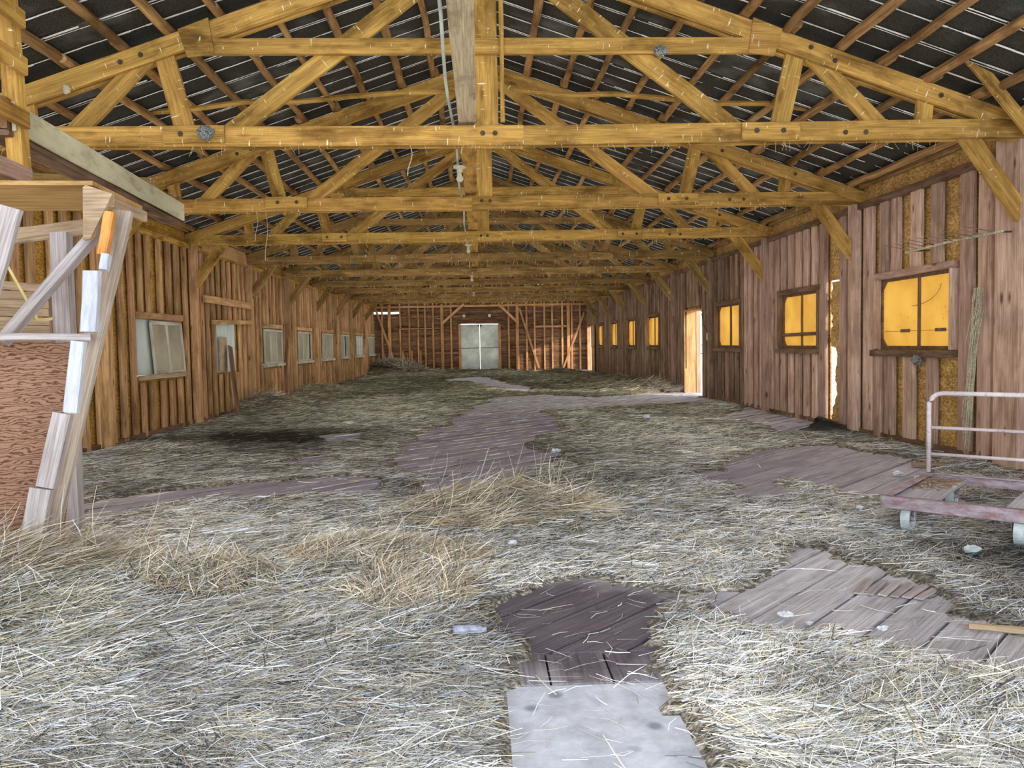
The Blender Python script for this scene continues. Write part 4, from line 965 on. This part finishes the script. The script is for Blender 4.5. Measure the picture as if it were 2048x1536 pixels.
# twine strings hanging from the trusses
for (x, Y, z0, z1, l) in ((-2.57, TY[1] - .03, 2.75, 2.18, 'longest twine string hanging from the second truss at left'), (-2.68, TY[1] - .03, 2.76, 2.42, 'shorter twine string hanging beside the longest one'), (-.62, TY[0] - .04, 2.78, 2.52, 'limp straw string hanging from the nearest bottom chord'), (1.0, TY[6], 2.78, 2.5, 'string hanging from the seventh truss near the middle'), (2.6, TY[6], 2.78, 2.42, 'string hanging from the seventh truss right of the middle'), (-1.85, TY[7], 2.78, 2.35, 'string hanging from the eighth truss left of the middle')):
    m = MB(); m.tube([(x + .02 * math.sin(t * 5), Y, z0 + (z1 - z0) * t) for t in np.linspace(0, 1, 7)], .004, 4); tag(m.put('hanging_string', M_twine, None), l, 'string', 'hanging strings')
# straw wisps caught under the chords
wv, wf, wc = [], [], []; off = 0
for i, Y in enumerate(TY):
    n = 70 if i < 3 else 60; xx = rng.uniform(-4, 4, n); pts = []
    V = np.zeros((n, 6, 3)); L = rng.uniform(.02, .09, n); dx = rng.normal(0, .03, n)
    for j in range(3):
        for s_ in (0, 1): V[:, 2 * j + s_] = np.stack([xx + dx * j / 2 + (s_ - .5) * .002 * (1 + i * .4), np.full(n, Y - .02), CH_B - L * j / 2], -1)
    wv.append(V.reshape(-1, 3)); base = np.array([[0, 2, 3, 1], [2, 4, 5, 3]]); wf.append((base[None] + (np.arange(n) * 6)[:, None, None]).reshape(-1, 4) + off); off += n * 6
wv = np.concatenate(wv); wf = np.concatenate(wf); wc = np.tile(np.array([.55, .45, .25, 1.]), (len(wv), 1))
o = put('cobweb_wisps', np_mesh('cobweb_wisps', wv, wf, M_straw, wc), None, None, None, 'stuff'); tag(o, 'fine straw and cobweb wisps dangling under the truss chords', 'wisps')
# litter on the floor
for (x, y, r, l, s_) in ((2.36, 11.7, .06, 'white plastic cup lying beyond the bare planks at right', 1), (3.38, 6.5, .045, 'white crumpled scrap on the bare planks left of the cart', 2), (1.15, 3.19, .028, 'grey crumpled foil scrap on the pale planks', 3), (1.20, 3.08, .018, 'smaller white scrap just in front of the grey foil scrap', 4), (1.46, 3.0, .02, 'whitish pebble-like scrap on the pale planks, rightmost', 5), (.08, 4.42, .026, 'bluish crumpled scrap in the straw in front of the middle heap', 6), (.68, 8.2, .05, 'pale wrapper at the edge of the long bare strip', 7), (2.46, 4.03, .045, 'crumpled grey rag in the dark hay below the cart wheel', 8), (2.38, 5.1, .03, 'pale scrap in the hay left of the cart corner', 9)):
    lump('floor_scrap', (x, y, .03 + (0 if s_ in (2, 3, 4, 5) else .02)), r * .75, M_cloth if s_ != 8 else M_wheel, s_, l, 'scrap', 'scraps on the floor', sc=(1.3, .9, .55), nseg=9, jit=.35)
m = MB(); m.lathe([(.0001, -.06), (.018, -.06), (.02, -.05), (.02, .045), (.011, .055), (.011, .07), (.0001, .07)], (-.15, 3.05, .055), 'x', 12); tag(m.put('clear_bottle', M_bottle, None, smooth=True), 'small greyish bottle half buried in straw left of the dark bare planks', 'bottle')
tag(beam('round_stick', (2.02, 2.93, .02), (1.82, 3.03, .02), .026, .022, M_tan, None, seg=3, ch=.01), 'short round stick on the pale planks at the right edge', 'stick')
tag(beam('wood_offcut', (3.75, 6.95, .03), (3.98, 6.85, .03), .03, .08, M_bRd, None, seg=1), 'dark wood offcut on the floor behind the cart rail', 'offcut')
